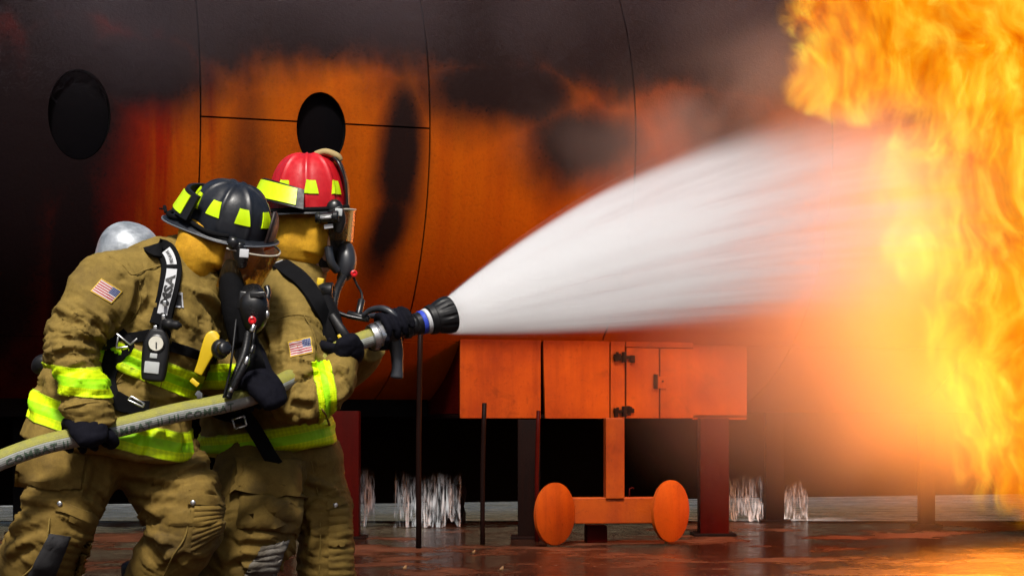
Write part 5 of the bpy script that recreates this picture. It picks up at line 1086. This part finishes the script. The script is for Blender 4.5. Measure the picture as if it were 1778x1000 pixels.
# ------------------------------------------------------------ water spray from the nozzle
rows = [(785, 515, 580), (850, 460, 584), (950, 390, 588), (1100, 300, 588), (1250, 232, 580), (1400, 178, 570), (1560, 120, 610), (1700, 70, 650)]
SX0, SY0 = N1.x, N1.y; SL = 1.527                                 # plan direction: 1.527 m deeper for every metre to the right
pdir = Vector((1, SL, 0)).normalized(); Ls, Zc, Rr = [], [], []
for px, t0, b0 in rows:
    k = (px - CX) / F; X_ = k * (SY0 - SL * SX0) / (1 - k * SL); Y_ = SY0 + SL * (X_ - SX0); Ls.append((Vector((X_, Y_, 0)) - Vector((SX0, SY0, 0))).length); zt, zb = P(px, t0, Y_).z, P(px, b0, Y_).z; Zc.append((zt + zb) / 2); Rr.append((zt - zb) / 2)
pz = np.polyfit(Ls, Zc, 3); pr = np.polyfit(Ls, Rr, 3)
def spray_mat():
    t = NT('water_spray'); o = t.obj(); x, y, z = t.xyz(o)
    poly = lambda p: t.math('ADD', t.math('MULTIPLY', t.math('ADD', t.math('MULTIPLY', t.math('ADD', t.math('MULTIPLY', x, float(p[0])), float(p[1])), x), float(p[2])), x), float(p[3]))
    r = t.math('MAXIMUM', poly(pr), .03); dz = t.math('DIVIDE', t.math('SUBTRACT', z, poly(pz)), r); dy = t.math('DIVIDE', y, r)
    rho = t.math('SQRT', t.math('ADD', t.math('MULTIPLY', dz, dz), t.math('MULTIPLY', dy, dy)))
    st = t.noise(t.comb(t.math('MULTIPLY', x, .35), t.math('MULTIPLY', dy, 1.1), t.math('MULTIPLY', dz, 11)), 1.0, 5, .72)
    cl = t.noise(t.comb(t.math('MULTIPLY', x, .9), t.math('MULTIPLY', dy, 1.3), t.math('MULTIPLY', dz, 1.3)), 1.0, 1, .5)
    far = t.rng(x, 1.2, float(Ls[6]), 0, 1)
    edge = t.rng(t.math('ADD', rho, t.math('MULTIPLY', t.math('SUBTRACT', st, .5), t.math('ADD', .16, t.math('MULTIPLY', far, .5)))), .97, t.math('SUBTRACT', .84, t.math('MULTIPLY', far, .55)), 0, 1, smooth=True)
    prof = t.math('ADD', .55, t.math('MULTIPLY', t.math('MULTIPLY', rho, rho), .75))
    dens = t.math('MULTIPLY', t.math('MULTIPLY', edge, prof), t.math('MULTIPLY', t.rng(st, .34, .66, .25, 1.8), t.rng(cl, .3, .7, .7, 1.3)))
    dens = t.math('MULTIPLY', dens, t.math('DIVIDE', 1.7, t.math('POWER', r, 1.1))); dens = t.math('MULTIPLY', dens, t.math('MULTIPLY', t.rng(x, float(Ls[1]), float(Ls[5]), 1, .19), t.rng(x, float(Ls[5]), float(Ls[7]) * .97, 1, 0, smooth=True)))
    sc = t.new('VolumeScatter'); t.put(sc.inputs['Color'], (.97, .98, 1.0)); t.put(sc.inputs['Density'], dens); sc.inputs['Anisotropy'].default_value = .0
    t.l.new(sc.outputs[0], t.out.inputs['Volume'])
    tr = t.new('BsdfTransparent'); df = t.new('BsdfTranslucent'); t.put(df.inputs[0], (.9, .92, .95)); ms = t.new('MixShader')
    t.l.new(t.math('MULTIPLY', t.rng(st, .45, .7, 0, .05), t.rng(x, 1.5, 3.5, 1, 0)), ms.inputs[0]); t.l.new(tr.outputs[0], ms.inputs[1]); t.l.new(df.outputs[0], ms.inputs[2]); t.l.new(ms.outputs[0], t.out.inputs['Surface'])
    t.m.cycles.volume_step_rate = 1.0; M['water_spray'] = t.m
spray_mat()
v = []; f = []; n = 40; K = 40; Lm = Ls[-1]
for k in range(K + 1):
    l = Lm * k / K; r = max(.03, float(np.polyval(pr, l))) * 1.0; zc = float(np.polyval(pz, l))
    for i in range(n): a = 2 * math.pi * i / n; v.append((l, r * math.cos(a), zc + r * math.sin(a)))
for k in range(K):
    for i in range(n): f.append((k * n + i, k * n + (i + 1) % n, (k + 1) * n + (i + 1) % n, (k + 1) * n + i))
f += [tuple(range(n)), tuple(reversed(range(K * n, K * n + n)))]
mb = MB(); mb.add(v, f); spray = mb.build('water_spray', 'water_spray'); spray.location = (SX0, SY0, 0); spray.rotation_euler = (0, 0, math.atan2(SL, 1))
tag(spray, 'white fan of water spraying from the nozzle towards the flames', 'water spray')
# ------------------------------------------------------------ mist and smoke
def vol(name, col, dens, scale, lo, hi, aniso=.3, rate=1.0, cores=None):
    """scattering air; cores = soft ellipsoids (px, py, depth, half width px, half height px, half depth m, weight) it thins out from"""
    t = NT(name); o = t.obj(); n1 = t.rng(t.noise(o, scale, 2, .5, .4), lo, hi, smooth=True); tot = None
    for px, py, d, a, b, c, w in cores:
        q = t.vmath('MULTIPLY', t.vmath('SUBTRACT', o, tuple(P(px, py, d))), (F / d / a, 1 / c, F / d / b)); g_ = t.math('MULTIPLY', t.rng(t.vmath('LENGTH', q), 1.0, .1, smooth=True), w); tot = g_ if tot is None else t.math('ADD', tot, g_)
    sc = t.new('VolumeScatter'); t.put(sc.inputs['Color'], col); t.put(sc.inputs['Density'], t.math('MULTIPLY', t.math('MULTIPLY', n1, tot), dens)); sc.inputs['Anisotropy'].default_value = aniso
    t.l.new(sc.outputs[0], t.out.inputs['Volume']); t.n.remove(t.bsdf); t.m.cycles.volume_step_rate = rate; M[name] = t.m
    me = lumps([(px, py, d, a * 1.02, b * 1.02, c * 1.02) for px, py, d, a, b, c, w in cores], .15, .0, 1.0, 0., 1); return link(name, me, name)
tag(vol('mist', (.94, .94, .95), 1.05, .7, .1, .7, .72, 2.0, cores=[(1480, 400, 12.3, 280, 330, .9, .9), (1420, 640, 12.2, 420, 330, .9, 1.0), (1600, 760, 12.7, 260, 230, .6, .8)]), 'drifting spray mist lit orange between the nozzle and the fire', 'mist', kind='stuff')
tag(vol('steam', (.42, .38, .37), 1.4, 1.1, .30, .68, .1, 1.5, cores=[(1130, 230, 12.9, 300, 170, .4, .9), (1330, 130, 13.2, 250, 210, .45, 1.)]), 'pale steam puffs in front of the fuselage above the spray', 'steam', kind='stuff')
tag(vol('smoke', (.045, .042, .05), 2.4, .8, .2, .7, .1, 3.0, cores=[(250, -20, 12.0, 560, 260, .5, 1.), (800, -20, 12.4, 560, 240, .5, 1.), (1250, 0, 12.9, 330, 200, .5, 1.)]), 'thin dark smoke drifting along the top of the fuselage', 'smoke', kind='stuff')
